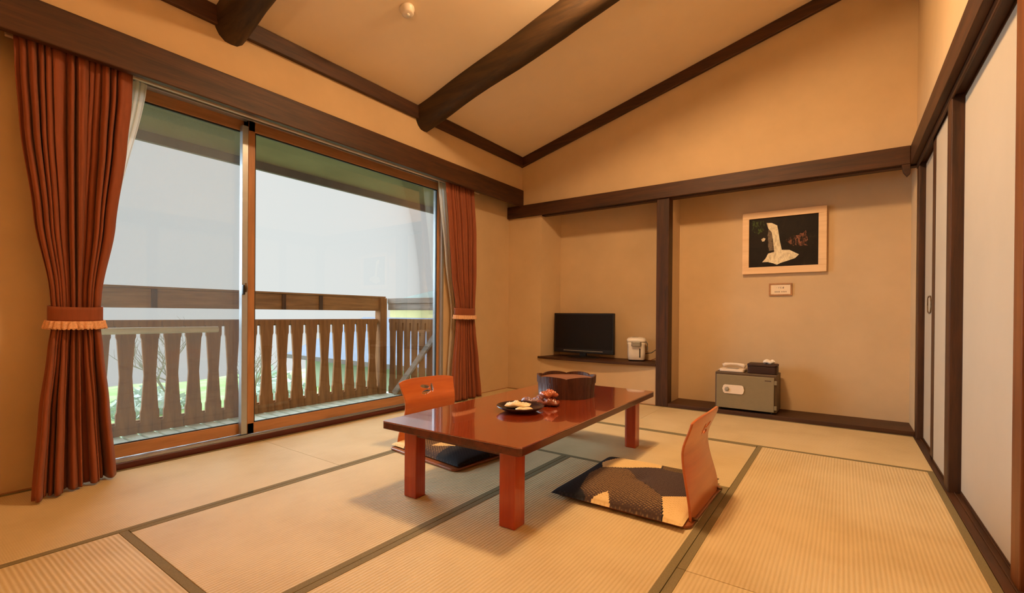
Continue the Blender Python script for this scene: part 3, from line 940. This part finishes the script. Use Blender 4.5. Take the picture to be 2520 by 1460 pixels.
patL = [(3, [(-0.36, -0.36), (-0.10, -0.36), (-0.16, 0.02), (-0.36, 0.1)]), (1, [(-0.20, -0.36), (0.02, -0.36), (0.06, 0.36), (-0.24, 0.36)]),
        (3, [(-0.02, -0.20), (0.12, -0.12), (0.16, 0.30), (-0.02, 0.36)]), (2, [(0.16, -0.05), (0.36, 0.0), (0.36, 0.36), (0.16, 0.36)]),
        (1, [(-0.02, -0.36), (0.14, -0.36), (0.10, -0.14), (-0.03, -0.20)])]
cushion('patchwork zabuton cushion with a dark navy end, half hidden under the table', -2.085, 2.320, math.radians(-7), 0.335, 0.285, patL, 0)

# ------------------------------------------------------------------ things on the table
TZ = 0.3755
# lobed wooden tub with sunken lid
bx, by = -1.470, 2.690
tubt = thing('tea_ware_tub', 'dark lobed wooden tub with a sunken lid on the table', 'tub', (bx, by, TZ), math.radians(0))
lob = lambda a: 1 - 0.06 * (1 - abs(math.cos(3 * (a - math.radians(-91.3)))) ** 0.6)
def tub_wall(r0, r1, z0, z1, wave):
    def fn(u, v):
        a = 2 * PI * u
        k = lob(a) * (1 - 0.006 * (1 if (u * 40) % 1 < 0.12 else 0))
        zz = [z0, z1 + wave * (lob(a) - 0.97) * 8, z1 + wave * (lob(a) - 0.97) * 8, z0 + 0.01][int(round(v * 3))]
        rr = [r0, r1, r1 - 0.012, r0 - 0.012][int(round(v * 3))]
        return (bx + rr * k * math.cos(a), by + rr * k * math.sin(a), TZ + zz)
    return MB().grid(fn, 240, 4, closed_u=True)
obj('stave_body', tub_wall(0.180, 0.186, 0.0, 0.100, 0.0), MAT['cask'], tubt)
obj('rim_band', tub_wall(0.190, 0.192, 0.088, 0.130, 0.030), MAT['cask'], tubt)
obj('sunken_lid', MB().lathe([(0.0, 0.100), (0.172, 0.100), (0.176, 0.110), (0.172, 0.116), (0.0, 0.118)], (bx, by, TZ), 96, rmod=lob), MAT['caskin'], tubt)

# snack plate
px, py = -1.425, 2.095
pl = thing('round_plate', 'shallow dark lacquer plate holding a wrapped snack', 'plate', (px, py, TZ))
obj('plate_body', MB().lathe([(0.0, 0.001), (0.070, 0.0), (0.085, 0.004), (0.118, 0.020), (0.130, 0.030), (0.128, 0.033), (0.115, 0.026), (0.082, 0.010), (0.0, 0.008)], (px, py, TZ), 64), MAT['lacq'], pl, smooth=True)
def packet(name, label, cat, cx, cy, z0, rz, lx, ly, h, mat, group=None, seed=0, crimp=True):
    rnd = random.Random(seed)
    ph = [rnd.uniform(0, 6) for _ in range(4)]
    def surf(sgn):
        def fn(u, v):
            s, t = 2 * u - 1, 2 * v - 1
            k = (max(0, 1 - abs(s) ** 3) * max(0, 1 - t * t)) ** 0.5
            wob = 0.22 * math.sin(9 * s + ph[0] + 4 * t) + 0.18 * math.sin(12 * t + ph[1] + 6 * s) + 0.10 * math.sin(23 * s - 9 * t)
            z = h * 0.5 * (1 + sgn * k * (1 + wob))
            z += 0.12 * h * math.sin(5 * s + ph[2])
            y = t * ly * (1 - 0.22 * (abs(s) < 0.78 and 0 or 1) * (0.9 - abs(s)) * -1 - 0.15 * (1 - k))
            c, sn = math.cos(rz), math.sin(rz)
            x_, y_ = s * lx, y
            return (cx + x_ * c - y_ * sn, cy + x_ * sn + y_ * c, z0 + max(z, 0.0005))
        return fn
    m_ = MB().grid(surf(1), 36, 20).grid(surf(-1), 36, 20)
    return tag(obj(name, m_, mat, None, smooth=True), label, cat, group)
packet('wrapped_snack', 'cream paper-wrapped snack lying on the dark plate', 'snack', px - 0.025, py + 0.012, TZ + 0.013, math.radians(25), 0.070, 0.036, 0.030, MAT['snack'], 'snacks on the plate', 3)
packet('wrapped_snack', 'small cream wrapper lying at the front rim of the dark plate', 'snack', px + 0.042, py - 0.026, TZ + 0.013, math.radians(50), 0.046, 0.020, 0.014, MAT['snack'], 'snacks on the plate', 5)
sx_, sy_ = -1.395, 2.330
packet('sweet_packet', 'brown crinkled sweet packet leaning beside the plate toward the window', 'sweet', sx_ - 0.110, sy_ - 0.015, TZ, math.radians(30), 0.055, 0.034, 0.030, MAT['mauvewrap'], 'sweets between plate and tub', 7)
packet('sweet_packet', 'shiny orange sweet packet on top of the little pile by the tub', 'sweet', sx_ + 0.005, sy_ + 0.006, TZ + 0.042, math.radians(60), 0.050, 0.036, 0.040, MAT['orangewrap'], 'sweets between plate and tub', 8)
packet('sweet_packet', 'dark brown sweet packet at the bottom of the little pile by the tub', 'sweet', sx_ + 0.012, sy_ - 0.010, TZ, math.radians(20), 0.062, 0.048, 0.040, MAT['brownwrap'], 'sweets between plate and tub', 9)
packet('sweet_packet', 'reddish brown sweet packet lying behind the little pile', 'sweet', sx_ - 0.062, sy_ + 0.050, TZ, math.radians(75), 0.046, 0.032, 0.040, MAT['brownwrap'], 'sweets between plate and tub', 10)

# ------------------------------------------------------------------ television alcove
sh_pts = [(-2.910, 4.640)]
for k in range(13):
    t = k / 12
    x = -2.905 + (2.905 - 1.524) * t
    sh_pts.append((x, 4.636 - 0.075 * math.sin(PI * min(1, t * 0.9 + 0.06)) ** 0.8 + 0.0))
sh_pts += [(-1.524, 4.640), (-1.524, 4.996), (-2.828, 4.996), (-2.880, 4.645)]
shelf = tag(obj('alcove_shelf', MB().prism(sh_pts, 0.390, 0.415), MAT['darkX'], None, bevel=0.003), 'dark polished bow-fronted shelf in the left alcove', 'shelf')

tv = thing('television', 'black flat television standing on the alcove shelf', 'television', (-2.42, 4.80, 0.415))
tv.rotation_euler = (0, 0, math.radians(0.0))
obj('tv_housing', MB().box(-2.790, -2.040, 4.800, 4.840, 0.462, 0.918).box(-2.60, -2.24, 4.84, 4.875, 0.52, 0.84), MAT['black'], tv, bevel=0.006)
obj('tv_screen', MB().box(-2.770, -2.060, 4.797, 4.801, 0.512, 0.900), MAT['screen'], tv)
obj('tv_strip', MB().box(-2.66, -2.17, 4.796, 4.800, 0.486, 0.492), MAT['panelgrey'], tv)
obj('tv_neck', MB().box(-2.46, -2.38, 4.81, 4.835, 0.425, 0.47), MAT['black'], tv, bevel=0.003)
obj('tv_foot', MB().lathe([(0.20, 0.0), (0.20, 0.008), (0.17, 0.014), (0.04, 0.018)], (0, 0, 0), 40), MAT['black'], tv, world=False, smooth=False)
foot = [o for o in bpy.data.objects if o.name.startswith('tv_foot')][0]
foot.scale = (1, 0.55, 1); foot.location = (0, 0.02, 0.0005)

kt = thing('electric_kettle', 'white electric hot water pot beside the dark post', 'kettle', (-1.800, 4.840, 0.415), math.radians(20))
rsq = lambda a: 1.0 / (abs(math.cos(a)) ** 5 + abs(math.sin(a)) ** 5) ** 0.2 * 0.97
obj('kettle_body', MB().lathe([(0.084, 0.012), (0.090, 0.02), (0.094, 0.08), (0.094, 0.17), (0.098, 0.185), (0.096, 0.20)], (0, 0, 0), 64, rmod=rsq), MAT['white'], kt, world=False, smooth=True)
obj('kettle_base', MB().lathe([(0.080, 0.0006), (0.084, 0.012)], (0, 0, 0), 64, rmod=rsq), MAT['black'], kt, world=False)
obj('kettle_lid', MB().lathe([(0.098, 0.200), (0.104, 0.208), (0.103, 0.225), (0.090, 0.242), (0.055, 0.250), (0.0, 0.252)], (0, 0, 0), 64, rmod=rsq), MAT['white'], kt, world=False, smooth=True)
obj('pour_spout', MB().prism([(-0.055, -0.085), (0.055, -0.085), (0.040, -0.128), (-0.040, -0.128)], 0.158, 0.208), MAT['panelgrey'], kt, world=False, bevel=0.008)
obj('water_gauge', MB().box(0.030, 0.042, -0.0945, -0.088, 0.04, 0.135), MAT['black'], kt, world=False, bevel=0.002)
obj('lid_button', MB().box(-0.045, 0.02, -0.05, -0.02, 0.246, 0.254), MAT['panelgrey'], kt, world=False, bevel=0.003)
obj('carry_handle', MB().tube([(0.100, 0.02, 0.20), (0.112, 0.03, 0.18), (0.115, 0.035, 0.14), (0.108, 0.03, 0.11)], 0.007), MAT['panelgrey'], kt, world=False, smooth=True)
pts = [(-1.715, 4.87, 0.49), (-1.66, 4.90, 0.50), (-1.60, 4.94, 0.55), (-1.555, 4.97, 0.62), (-1.535, 4.985, 0.70)]
obj('power_cord', MB().tube(pts, 0.004), MAT['black'], None, smooth=True)
cord1 = bpy.data.objects['power_cord']
pts = [(-1.545, 4.99, 0.60), (-1.56, 4.93, 0.52), (-1.60, 4.88, 0.45), (-1.66, 4.86, 0.421), (-1.70, 4.90, 0.420)]
pts2 = pts
pad = thing('power_adapter', 'small pale plug adapter on the shelf against the post', 'adapter', (-1.55, 4.82, 0.4155))
obj('adapter_body', MB().box(-1.565, -1.535, 4.80, 4.835, 0.4158, 0.45), MAT['cream'], pad, bevel=0.004)
obj('adapter_cord', MB().tube(pts2, 0.0035), MAT['brownwrap'], pad, smooth=True)
# the kettle's cord becomes a part of the kettle
cord1.parent = kt
kt_m = Matrix.Translation(kt.location) @ Matrix.Rotation(kt.rotation_euler.z, 4, 'Z')
cord1.matrix_parent_inverse = kt_m.inverted()

# ------------------------------------------------------------------ picture alcove
fr = thing('picture', 'pale framed photograph of a waterfall hanging in the alcove', 'picture', (-0.462, 4.985, 1.30))
fx0, fx1, fz0, fz1 = -0.800, -0.124, 1.300, 1.884
ix0, ix1, iz0, iz1 = -0.743, -0.186, 1.364, 1.824
mb = MB().box(fx0, fx1, 4.962, 4.998, iz1, fz1).box(fx0, fx1, 4.962, 4.998, fz0, iz0).box(fx0, ix0, 4.962, 4.998, iz0, iz1).box(ix1, fx1, 4.962, 4.998, iz0, iz1)
obj('picture_frame', mb, MAT['frame'], fr, bevel=0.003)
pw_, ph_ = ix1 - ix0, iz1 - iz0
printo = obj('photo_print', MB().box(ix0, ix1, 4.976, 4.980, iz0, iz1), MAT['print'], fr)
def PX(u, v): return (ix0 + u * pw_, iz1 - v * ph_)
def flat(name, pts, mat, y):
    return obj(name, MB().prism([PX(u, v) for u, v in pts], y, y - 0.0004, 'XZ'), mat, printo)
def jag(pts, amt, seed, n=5):
    rnd = random.Random(seed); out = []
    for (a, b) in zip(pts, pts[1:] + pts[:1]):
        for k in range(n):
            t = k / n
            out.append((a[0] + (b[0] - a[0]) * t + rnd.uniform(-amt, amt), a[1] + (b[1] - a[1]) * t + rnd.uniform(-amt, amt)))
    return out
flat('printed_foliage', jag([(0.03, 0.04), (0.22, 0.06), (0.24, 0.22), (0.16, 0.32), (0.05, 0.25)], 0.02, 2), MAT['pg'], 4.9758)
flat('printed_rocks', jag([(0.56, 0.46), (0.70, 0.40), (0.82, 0.33), (0.85, 0.50), (0.84, 0.62), (0.72, 0.60), (0.60, 0.58)], 0.02, 3), MAT['pr'], 4.9757)
flat('printed_veil', jag([(0.29, 0.22), (0.36, 0.28), (0.42, 0.66), (0.30, 0.68), (0.28, 0.45)], 0.006, 6), MAT['pveil'], 4.9756)
flat('printed_waterfall', [(0.262, 0.10), (0.34, 0.11), (0.42, 0.17), (0.44, 0.30), (0.455, 0.45), (0.475, 0.58), (0.49, 0.67), (0.60, 0.68), (0.68, 0.74), (0.735, 0.78), (0.68, 0.85),
     (0.56, 0.90), (0.48, 0.93), (0.42, 0.965), (0.36, 0.93), (0.28, 0.90), (0.20, 0.90), (0.25, 0.83), (0.29, 0.73), (0.38, 0.70), (0.365, 0.50), (0.34, 0.30), (0.29, 0.22)], MAT['pw'], 4.9754)
flat('printed_foam', [(0.185, 0.43), (0.22, 0.40), (0.25, 0.42), (0.23, 0.47), (0.20, 0.475)], MAT['pw'], 4.9753)

pq = thing('picture_caption', 'small framed caption card under the waterfall picture', 'sign', (-0.479, 4.99, 1.095))
obj('card_frame', MB().box(-0.573, -0.387, 4.984, 4.998, 1.195, 1.207).box(-0.573, -0.387, 4.984, 4.998, 1.093, 1.105).box(-0.573, -0.561, 4.984, 4.998, 1.105, 1.195).box(-0.399, -0.387, 4.984, 4.998, 1.105, 1.195), MAT['sash'], pq)
obj('card', MB().box(-0.561, -0.399, 4.990, 4.996, 1.105, 1.195), MAT['tag'], pq)
mb = MB()
y_ = 4.9895
# upper line of small characters
def stroke(x0, z0, x1, z1, w=0.0022):
    dx, dz = x1 - x0, z1 - z0; L_ = math.hypot(dx, dz) or 1; nx, nz = -dz / L_ * w / 2, dx / L_ * w / 2
    mb.prism([(x0 + nx, z0 + nz), (x1 + nx, z1 + nz), (x1 - nx, z1 - nz), (x0 - nx, z0 - nz)], y_, y_ + 0.0006, 'XZ')
for cx_, seq in ((-0.512, [(0, 0, .003, .001)]), (-0.494, [(0, .006, .001, -.006), (.004, .005, .008, .002)]), (-0.476, [(-.003, .004, .005, .004), (.001, .008, -.002, -.006), (-.002, -.006, .006, -.006)]),
                 (-0.456, [(-.006, .005, .006, .005), (0, .009, 0, -.007), (-.006, -.002, .006, -.001), (-.005, -.007, .005, -.007), (-.005, .001, -.004, -.007)])):
    for a, b, c, d in seq: stroke(cx_ + a, 1.166 + b, cx_ + c, 1.166 + d)
obj('caption_line', mb, MAT['ink'], pq)
mb = MB()
for k in range(4):
    for base_ in (-0.522, -0.468):
        cx_ = base_ + k * 0.0115
        stroke(cx_ - .004, 1.130, cx_ + .004, 1.130, .002); stroke(cx_, 1.136, cx_, 1.123, .002); stroke(cx_ - .004, 1.124, cx_ + .004, 1.125, .002)
obj('caption_line', mb, MAT['ink'], pq)

# safe
SX0, SX1, SY0, SY1, SZ0, SZ1 = -0.972, -0.467, 4.650, 4.955, 0.050, 0.382
sf = thing('safe', 'olive grey safe on the alcove step', 'safe', ((SX0 + SX1) / 2, (SY0 + SY1) / 2, 0.036))
obj('safe_body', MB().box(SX0, SX1, SY0 + 0.014, SY1, SZ0, SZ1), MAT['safed'], sf, bevel=0.006)
dr = obj('safe_door', MB().box(SX0 + 0.014, SX1 - 0.020, SY0 - 0.004, SY0 + 0.013, SZ0 + 0.006, SZ1 - 0.022), MAT['safe'], sf, bevel=0.004)
pan = [(-0.905, 0.232), (-0.896, 0.262), (-0.885, 0.270), (-0.742, 0.270), (-0.730, 0.262), (-0.722, 0.228), (-0.730, 0.198), (-0.742, 0.190), (-0.885, 0.190), (-0.897, 0.200)]
lp = obj('lock_plate', MB().prism([(x, z - 0.0) for x, z in pan], SY0 - 0.012, SY0 - 0.004, 'XZ'), MAT['cream'], dr, bevel=0.002)
kn = MB().lathe([(0.020, 0.0), (0.018, 0.012), (0.010, 0.014), (0.0, 0.014)], (0, 0, 0), 24)
km = MB().add([(-0.866 + p[0], SY0 - 0.012 - p[2], 0.230 + p[1]) for p in kn.v], kn.f)
obj('dial_knob', km, MAT['panelgrey'], sf, smooth=True)
obj('maker_mark', MB().box(-0.560, -0.510, SY0 - 0.0048, SY0 - 0.004, 0.325, 0.333), MAT['ink'], dr)
for zc in (0.095, 0.315):
    obj('hinge', MB().box(SX1 - 0.020, SX1 + 0.001, SY0 - 0.004, SY0 + 0.012, zc - 0.018, zc + 0.018), MAT['safe'], sf, bevel=0.003)
for xx in (SX0 + 0.04, SX1 - 0.04):
    for yy in (SY0 + 0.04, SY1 - 0.04):
        obj('foot', MB().lathe([(0.016, 0.0362), (0.016, 0.051)], (xx, yy, 0), 16), MAT['black'], sf)

# telephone
ph = thing('telephone', 'low cream telephone on top of the safe', 'telephone', (-0.840, 4.79, SZ1), math.radians(0))
def rr(x0, x1, y0, y1, r=0.02, n=5):
    out = []
    for cx_, cy_, a0 in ((x0 + r, y0 + r, PI), (x1 - r, y0 + r, 1.5 * PI), (x1 - r, y1 - r, 0), (x0 + r, y1 - r, .5 * PI)):
        for k in range(n):
            a = a0 + .5 * PI * k / (n - 1); out.append((cx_ + r * math.cos(a), cy_ + r * math.sin(a)))
    return out
obj('phone_base', MB().prism(rr(-0.105, 0.105, -0.10, 0.10), 0.0006, 0.028), MAT['cream'], ph, world=False, bevel=0.008, seg=3)
hs_pts = [(-0.095, 0.045, 0.042), (-0.075, 0.045, 0.054), (-0.03, 0.045, 0.062), (0.03, 0.045, 0.062), (0.075, 0.045, 0.054), (0.095, 0.045, 0.042)]
obj('handset', MB().tube(hs_pts, 0.014, 12, radii=[0.020, 0.018, 0.012, 0.012, 0.018, 0.020]), MAT['cream'], ph, world=False, smooth=True)
obj('keypad', MB().box(-0.05, 0.05, -0.08, 0.01, 0.028, 0.031), MAT['panelgrey'], ph, world=False, bevel=0.002)
obj('phone_cord', MB().tube([(-0.935, 4.85, 0.388), (-0.960, 4.86, 0.388), (-0.982, 4.865, 0.384), (-0.986, 4.87, 0.30), (-0.986, 4.88, 0.10)], 0.003), MAT['cream'], ph, smooth=True)
bxo = thing('storage_box', 'dark brown box on the right half of the safe top', 'box', (-0.592, 4.79, SZ1))
obj('box_body', MB().prism(rr(-0.118, 0.118, -0.085, 0.085, 0.02), 0.0006, 0.062), MAT['leather'], bxo, world=False, bevel=0.004)
obj('box_lid', MB().prism(rr(-0.120, 0.120, -0.087, 0.087, 0.02), 0.063, 0.086), MAT['leather'], bxo, world=False, bevel=0.006)
packet('tissue', 'crumpled white tissue on the right end of the brown box', 'tissue', -0.545, 4.80, SZ1 + 0.0862, math.radians(10), 0.048, 0.036, 0.034, MAT['paper'], None, 12)

# ------------------------------------------------------------------ balcony
DZ = -0.085
RX = -4.62
mb = MB()
y = 0.0; k = 0
deck = thing('balcony_deck', 'pale weathered plank deck of the balcony', 'deck', (-4.1, 1.9, DZ - 0.03), 0, None, 'structure')
mb = MB()
while y < 3.98:
    mb.box(-3.50, RX - 0.06, y, y + 0.090, DZ - 0.028, DZ)
    y += 0.112
obj('deck_planks', mb, MAT['deck'], deck, bevel=0.002)
obj('deck_joist', MB().box(-3.60, -3.66, 0, 3.95, DZ - 0.12, DZ - 0.029).box(RX, RX + 0.06, 0, 3.95, DZ - 0.12, DZ - 0.029), MAT['railA'], deck)

def baluster(pitch, z0, z1, hole=0.078, mid=0.38, narrow=0.015):
    # board outline with its two edges curving in towards the middle (local: y across, z up)
    hb = pitch / 2
    rows = [(z0, 0.0), (z0 + 0.085, 0.0), (z0 + 0.088, narrow), (z0 + 0.170, narrow), (z0 + 0.190, narrow + 0.007), (mid, hole / 2), (z1 - 0.150, narrow + 0.007), (z1 - 0.130, narrow), (z1 - 0.045, narrow), (z1 - 0.042, 0.0), (z1, 0.0)]
    L_ = [(-(hb - max(g, 0.0012)), z) for z, g in rows]
    R_ = [((hb - max(g, 0.0012)), z) for z, g in reversed(rows)]
    return L_ + R_
# front railing along y
rl = thing('balcony_railing', 'brown wooden balcony railing facing the window', 'railing', (RX, 2.0, DZ), 0, 'balcony railings')
obj('top_rail', MB().box(RX - 0.05, RX + 0.0, 0.0, 3.78, 0.930, 1.088).box(RX - 0.075, RX + 0.018, 0.0, 3.80, 1.088, 1.106), MAT['railA'], rl, bevel=0.004)
obj('middle_rail', MB().box(RX - 0.055, RX - 0.024, 0.0, 3.78, 0.770, 0.832), MAT['railA'], rl, bevel=0.003)
obj('bottom_rail', MB().box(RX - 0.055, RX - 0.024, 0.0, 3.78, DZ + 0.001, 0.02), MAT['railA'], rl, bevel=0.003)
outline = baluster(0.158, DZ + 0.002, 0.825)
bmesh_b = None
yb = 0.30
first = None
while yb < 3.66:
    if first is None:
        first = obj('baluster', MB().prism(outline, -0.011, 0.011, 'YZ'), MAT['railZ'], rl, world=False)
        first.location = (RX - 0.012 - RX, yb - 2.0, -DZ)
    else:
        c = first.copy(); COL.objects.link(c); c.parent = rl; c.location = (RX - 0.012 - RX, yb - 2.0, -DZ)
    yb += 0.158
for yy in (1.43, 2.52, 2.93):
    obj('block', MB().box(RX + 0.0005, RX + 0.010, yy - 0.02, yy + 0.02, 0.932, 1.084), MAT['darkZ'], rl)  # thin dark upright boxes on the inner plank face
cp = tag(obj('corner_post', MB().box(RX - 0.06, RX + 0.04, 3.70, 3.80, DZ + 0.001, 1.086), MAT['railZ'], rl, bevel=0.004), 'corner post')
# side railing along x
YS = 3.85
rs = thing('balcony_railing', 'greyer side railing of the balcony running back to the house, with a diagonal brace', 'railing', ((RX - 3.5) / 2, YS, DZ), 0, 'balcony railings')
obj('top_rail', MB().box(RX + 0.02, -3.50, YS - 0.02, YS + 0.03, 0.940, 1.02).box(RX + 0.02, -3.50, YS - 0.03, YS + 0.04, 1.02, 1.085), MAT['railX'], rs, bevel=0.004)
obj('middle_rail', MB().box(RX + 0.02, -3.50, YS + 0.006, YS + 0.03, 0.775, 0.835), MAT['railA'], rs)
obj('bottom_rail', MB().box(RX + 0.02, -3.50, YS + 0.006, YS + 0.03, DZ + 0.001, 0.02), MAT['railA'], rs)
outl2 = baluster(0.128, DZ + 0.002, 0.830, 0.052, 0.38, 0.011)
xb = RX + 0.10; first = None
while xb < -3.52:
    if first is None:
        first = obj('baluster', MB().prism(outl2, -0.011, 0.011, 'XZ'), MAT['railZ'], rs, world=False)
        first.location = (xb - (RX - 3.5) / 2, -0.008, -DZ)
    else:
        c = first.copy(); COL.objects.link(c); c.parent = rs; c.location = (xb - (RX - 3.5) / 2, -0.008, -DZ)
    xb += 0.128
a = Vector((-4.45, -0.07)); b = Vector((-3.52, 0.90)); d = (b - a).normalized(); nn = Vector((-d.y, d.x)) * 0.03
obj('diagonal_brace', MB().prism([tuple(a + nn), tuple(b + nn), tuple(b - nn), tuple(a - nn)], YS - 0.060, YS - 0.025, 'XZ'), MAT['railX'], rs, bevel=0.003)
tag(obj('laundry_pole', MB().tube([(-4.50, 0.2, 0.752), (-4.50, 1.86, 0.748)], 0.026, 16), MAT['pole'], None, smooth=True), 'pale horizontal pole resting inside the balcony railing behind the left sash', 'pole')
# eave
mb = MB().prism([(-3.40, 2.62), (-4.96, 2.47), (-4.96, 2.56), (-3.40, 2.80)], -0.6, 5.6, 'XZ')
struct('trim_17', mb, MAT['eave'], 'greenish soffit of the roof eave over the balcony', 'eave')
struct('trim_18', MB().box(-4.96, -5.00, -0.6, 5.6, 2.385, 2.58), MAT['fascia'], 'grey fascia board along the roof eave outside', 'eave')

# ------------------------------------------------------------------ outside
gr = MB()
def gz(x, y): return -1.70 + 0.05 * math.sin(x * 1.3) + 0.05 * math.sin(y * 1.7 + x)
gr.grid(lambda u, v: (-5.2 - 15.5 * u, -3 + 20 * v, gz(-5.2 - 15.5 * u, -3 + 20 * v)), 40, 40)
struct('ground', gr, MAT['grass'], 'pale green grass slope below the balcony', 'lawn', smooth=True)

hA = thing('house', 'neighbouring house with blue-grey tiled hipped roof just below the railing', 'house', (-11.5, 11.0, -1.7), 0, 'houses beyond the railing')
# roof polygon plane rising away from the eave at y = 9
zE = -0.59
hipv = [(-16.4, 9.0, zE), (-4.5, 9.0, zE), (-4.5, 15.0, zE), (-16.4, 15.0, zE), (-15.9, 12.0, 0.74), (-4.5, 12.0, 0.74)]
obj('roof', MB().add(hipv, [(0, 1, 5, 4), (3, 4, 5, 2), (0, 4, 3), (0, 3, 2, 1), (1, 2, 5)]), MAT['hroof'], hA)
obj('house_wall', MB().box(-15.9, -5.0, 9.5, 14.5, -1.8, zE - 0.02), MAT['hwall2'], hA)
obj('fascia_board', MB().box(-16.4, -4.5, 8.96, 8.998, zE - 0.13, zE + 0.01), MAT['fascia'], hA)
hB = thing('house', 'cream-walled house with a dark grey-green roof farther back', 'house', (-16.5, 20.0, -1.7), 0, 'houses beyond the railing')
obj('house_wall', MB().box(-20.6, -12.0, 17.3, 24.0, -1.8, 1.55), MAT['hwall'], hB)
obj('roof', MB().add([(-21.2, 17.0, 1.42), (-11.5, 17.0, 1.36), (-11.5, 24.4, 1.36), (-21.2, 24.4, 1.42), (-18.4, 19.0, 2.30), (-11.5, 19.0, 2.25), (-11.5, 22.0, 2.25), (-18.4, 22.0, 2.30)],
    [(0, 1, 5, 4), (4, 5, 6, 7), (7, 6, 2, 3), (0, 4, 7, 3), (0, 3, 2, 1), (1, 2, 6, 5)]), MAT['hroof2'], hB)

def bare_tree(x, y, z, h, seed, label):
    rnd = random.Random(seed)
    t = thing('bare_tree', label, 'tree', (x, y, z), 0, 'bare trees below the balcony')
    obj('trunk', MB().tube([(x, y, z), (x + .05, y + .03, z + h * .3), (x + .02, y - .04, z + h * .6)], 0.05, 8, radii=[0.06, 0.045, 0.03]), MAT['bark'], t)
    mb_ = MB()
    def br(p, d, L_, r, lev):
        q = p + d * L_
        mid = p + d * L_ * 0.5 + Vector((rnd.uniform(-.05, .05), rnd.uniform(-.05, .05), 0)) * L_
        mb_.tube([p, mid, q], r, 5, radii=[r, r * .8, r * .55])
        if lev == 0: return
        for _ in range(3):
            nd = (d + Vector((rnd.uniform(-.8, .8), rnd.uniform(-.8, .8), rnd.uniform(-.1, .6)))).normalized()
            br(q if rnd.random() < .6 else mid, nd, L_ * rnd.uniform(.55, .8), r * .55, lev - 1)
    for _ in range(6):
        br(Vector((x, y, z + h * rnd.uniform(.3, .6))), Vector((rnd.uniform(-.8, .8), rnd.uniform(-.8, .8), rnd.uniform(.4, 1))).normalized(), h * .28, 0.022, 3)
    obj('branches', mb_, MAT['bark'], t)
bare_tree(-11.5, 3.9, -1.75, 2.1, 4, 'thin bare tree seen through the balusters behind the left sash')
bare_tree(-11.0, 5.3, -1.75, 1.7, 6, 'thin bare tree seen through the balusters beside the middle stile')

def shrub(x, y, z, r, seed, label, mat='leaf', group='shrubs below the balcony', hz=0.8):
    rnd = random.Random(seed); mb_ = MB()
    for _ in range(420):
        a, b = rnd.uniform(0, 2 * PI), rnd.uniform(0, 1)
        rad = r * (0.6 + 0.4 * rnd.random())
        c = Vector((x + rad * math.cos(a) * math.sqrt(1 - b * b), y + rad * math.sin(a) * math.sqrt(1 - b * b), z + rad * hz * b))
        s = 0.10 * r + 0.02
        u = Vector((rnd.uniform(-1, 1), rnd.uniform(-1, 1), rnd.uniform(-1, 1))).normalized()
        w = u.cross(Vector((rnd.uniform(-1, 1), rnd.uniform(-1, 1), rnd.uniform(-1, 1)))).normalized()
        mb_.add([c - u * s, c + w * s * .5, c + u * s, c - w * s * .5], [(0, 1, 2, 3)])
    mb_.lathe([(r * .7, 0), (r * .72, r * hz * .3), (r * .5, r * hz * .6), (0, r * hz * .75)], (x, y, z), 14)
    return tag(obj('shrub', mb_, MAT[mat], None), label, 'shrub', group)
shrub(-9.4, 4.9, -1.75, 0.70, 1, 'bright green shrub seen through the balusters right of the middle stile')
shrub(-9.9, 6.9, -1.75, 0.6, 2, 'bright green shrub in front of the neighbouring house')
shrub(-13.5, 7.0, -1.75, 1.1, 3, 'shrub tinted pale for haze, left of the neighbouring house', 'hazed', None, 1.0)
shrub(-14.5, 4.4, -1.75, 0.9, 5, 'shrub tinted pale for haze, behind the bare trees', 'hazed', None, 0.9)
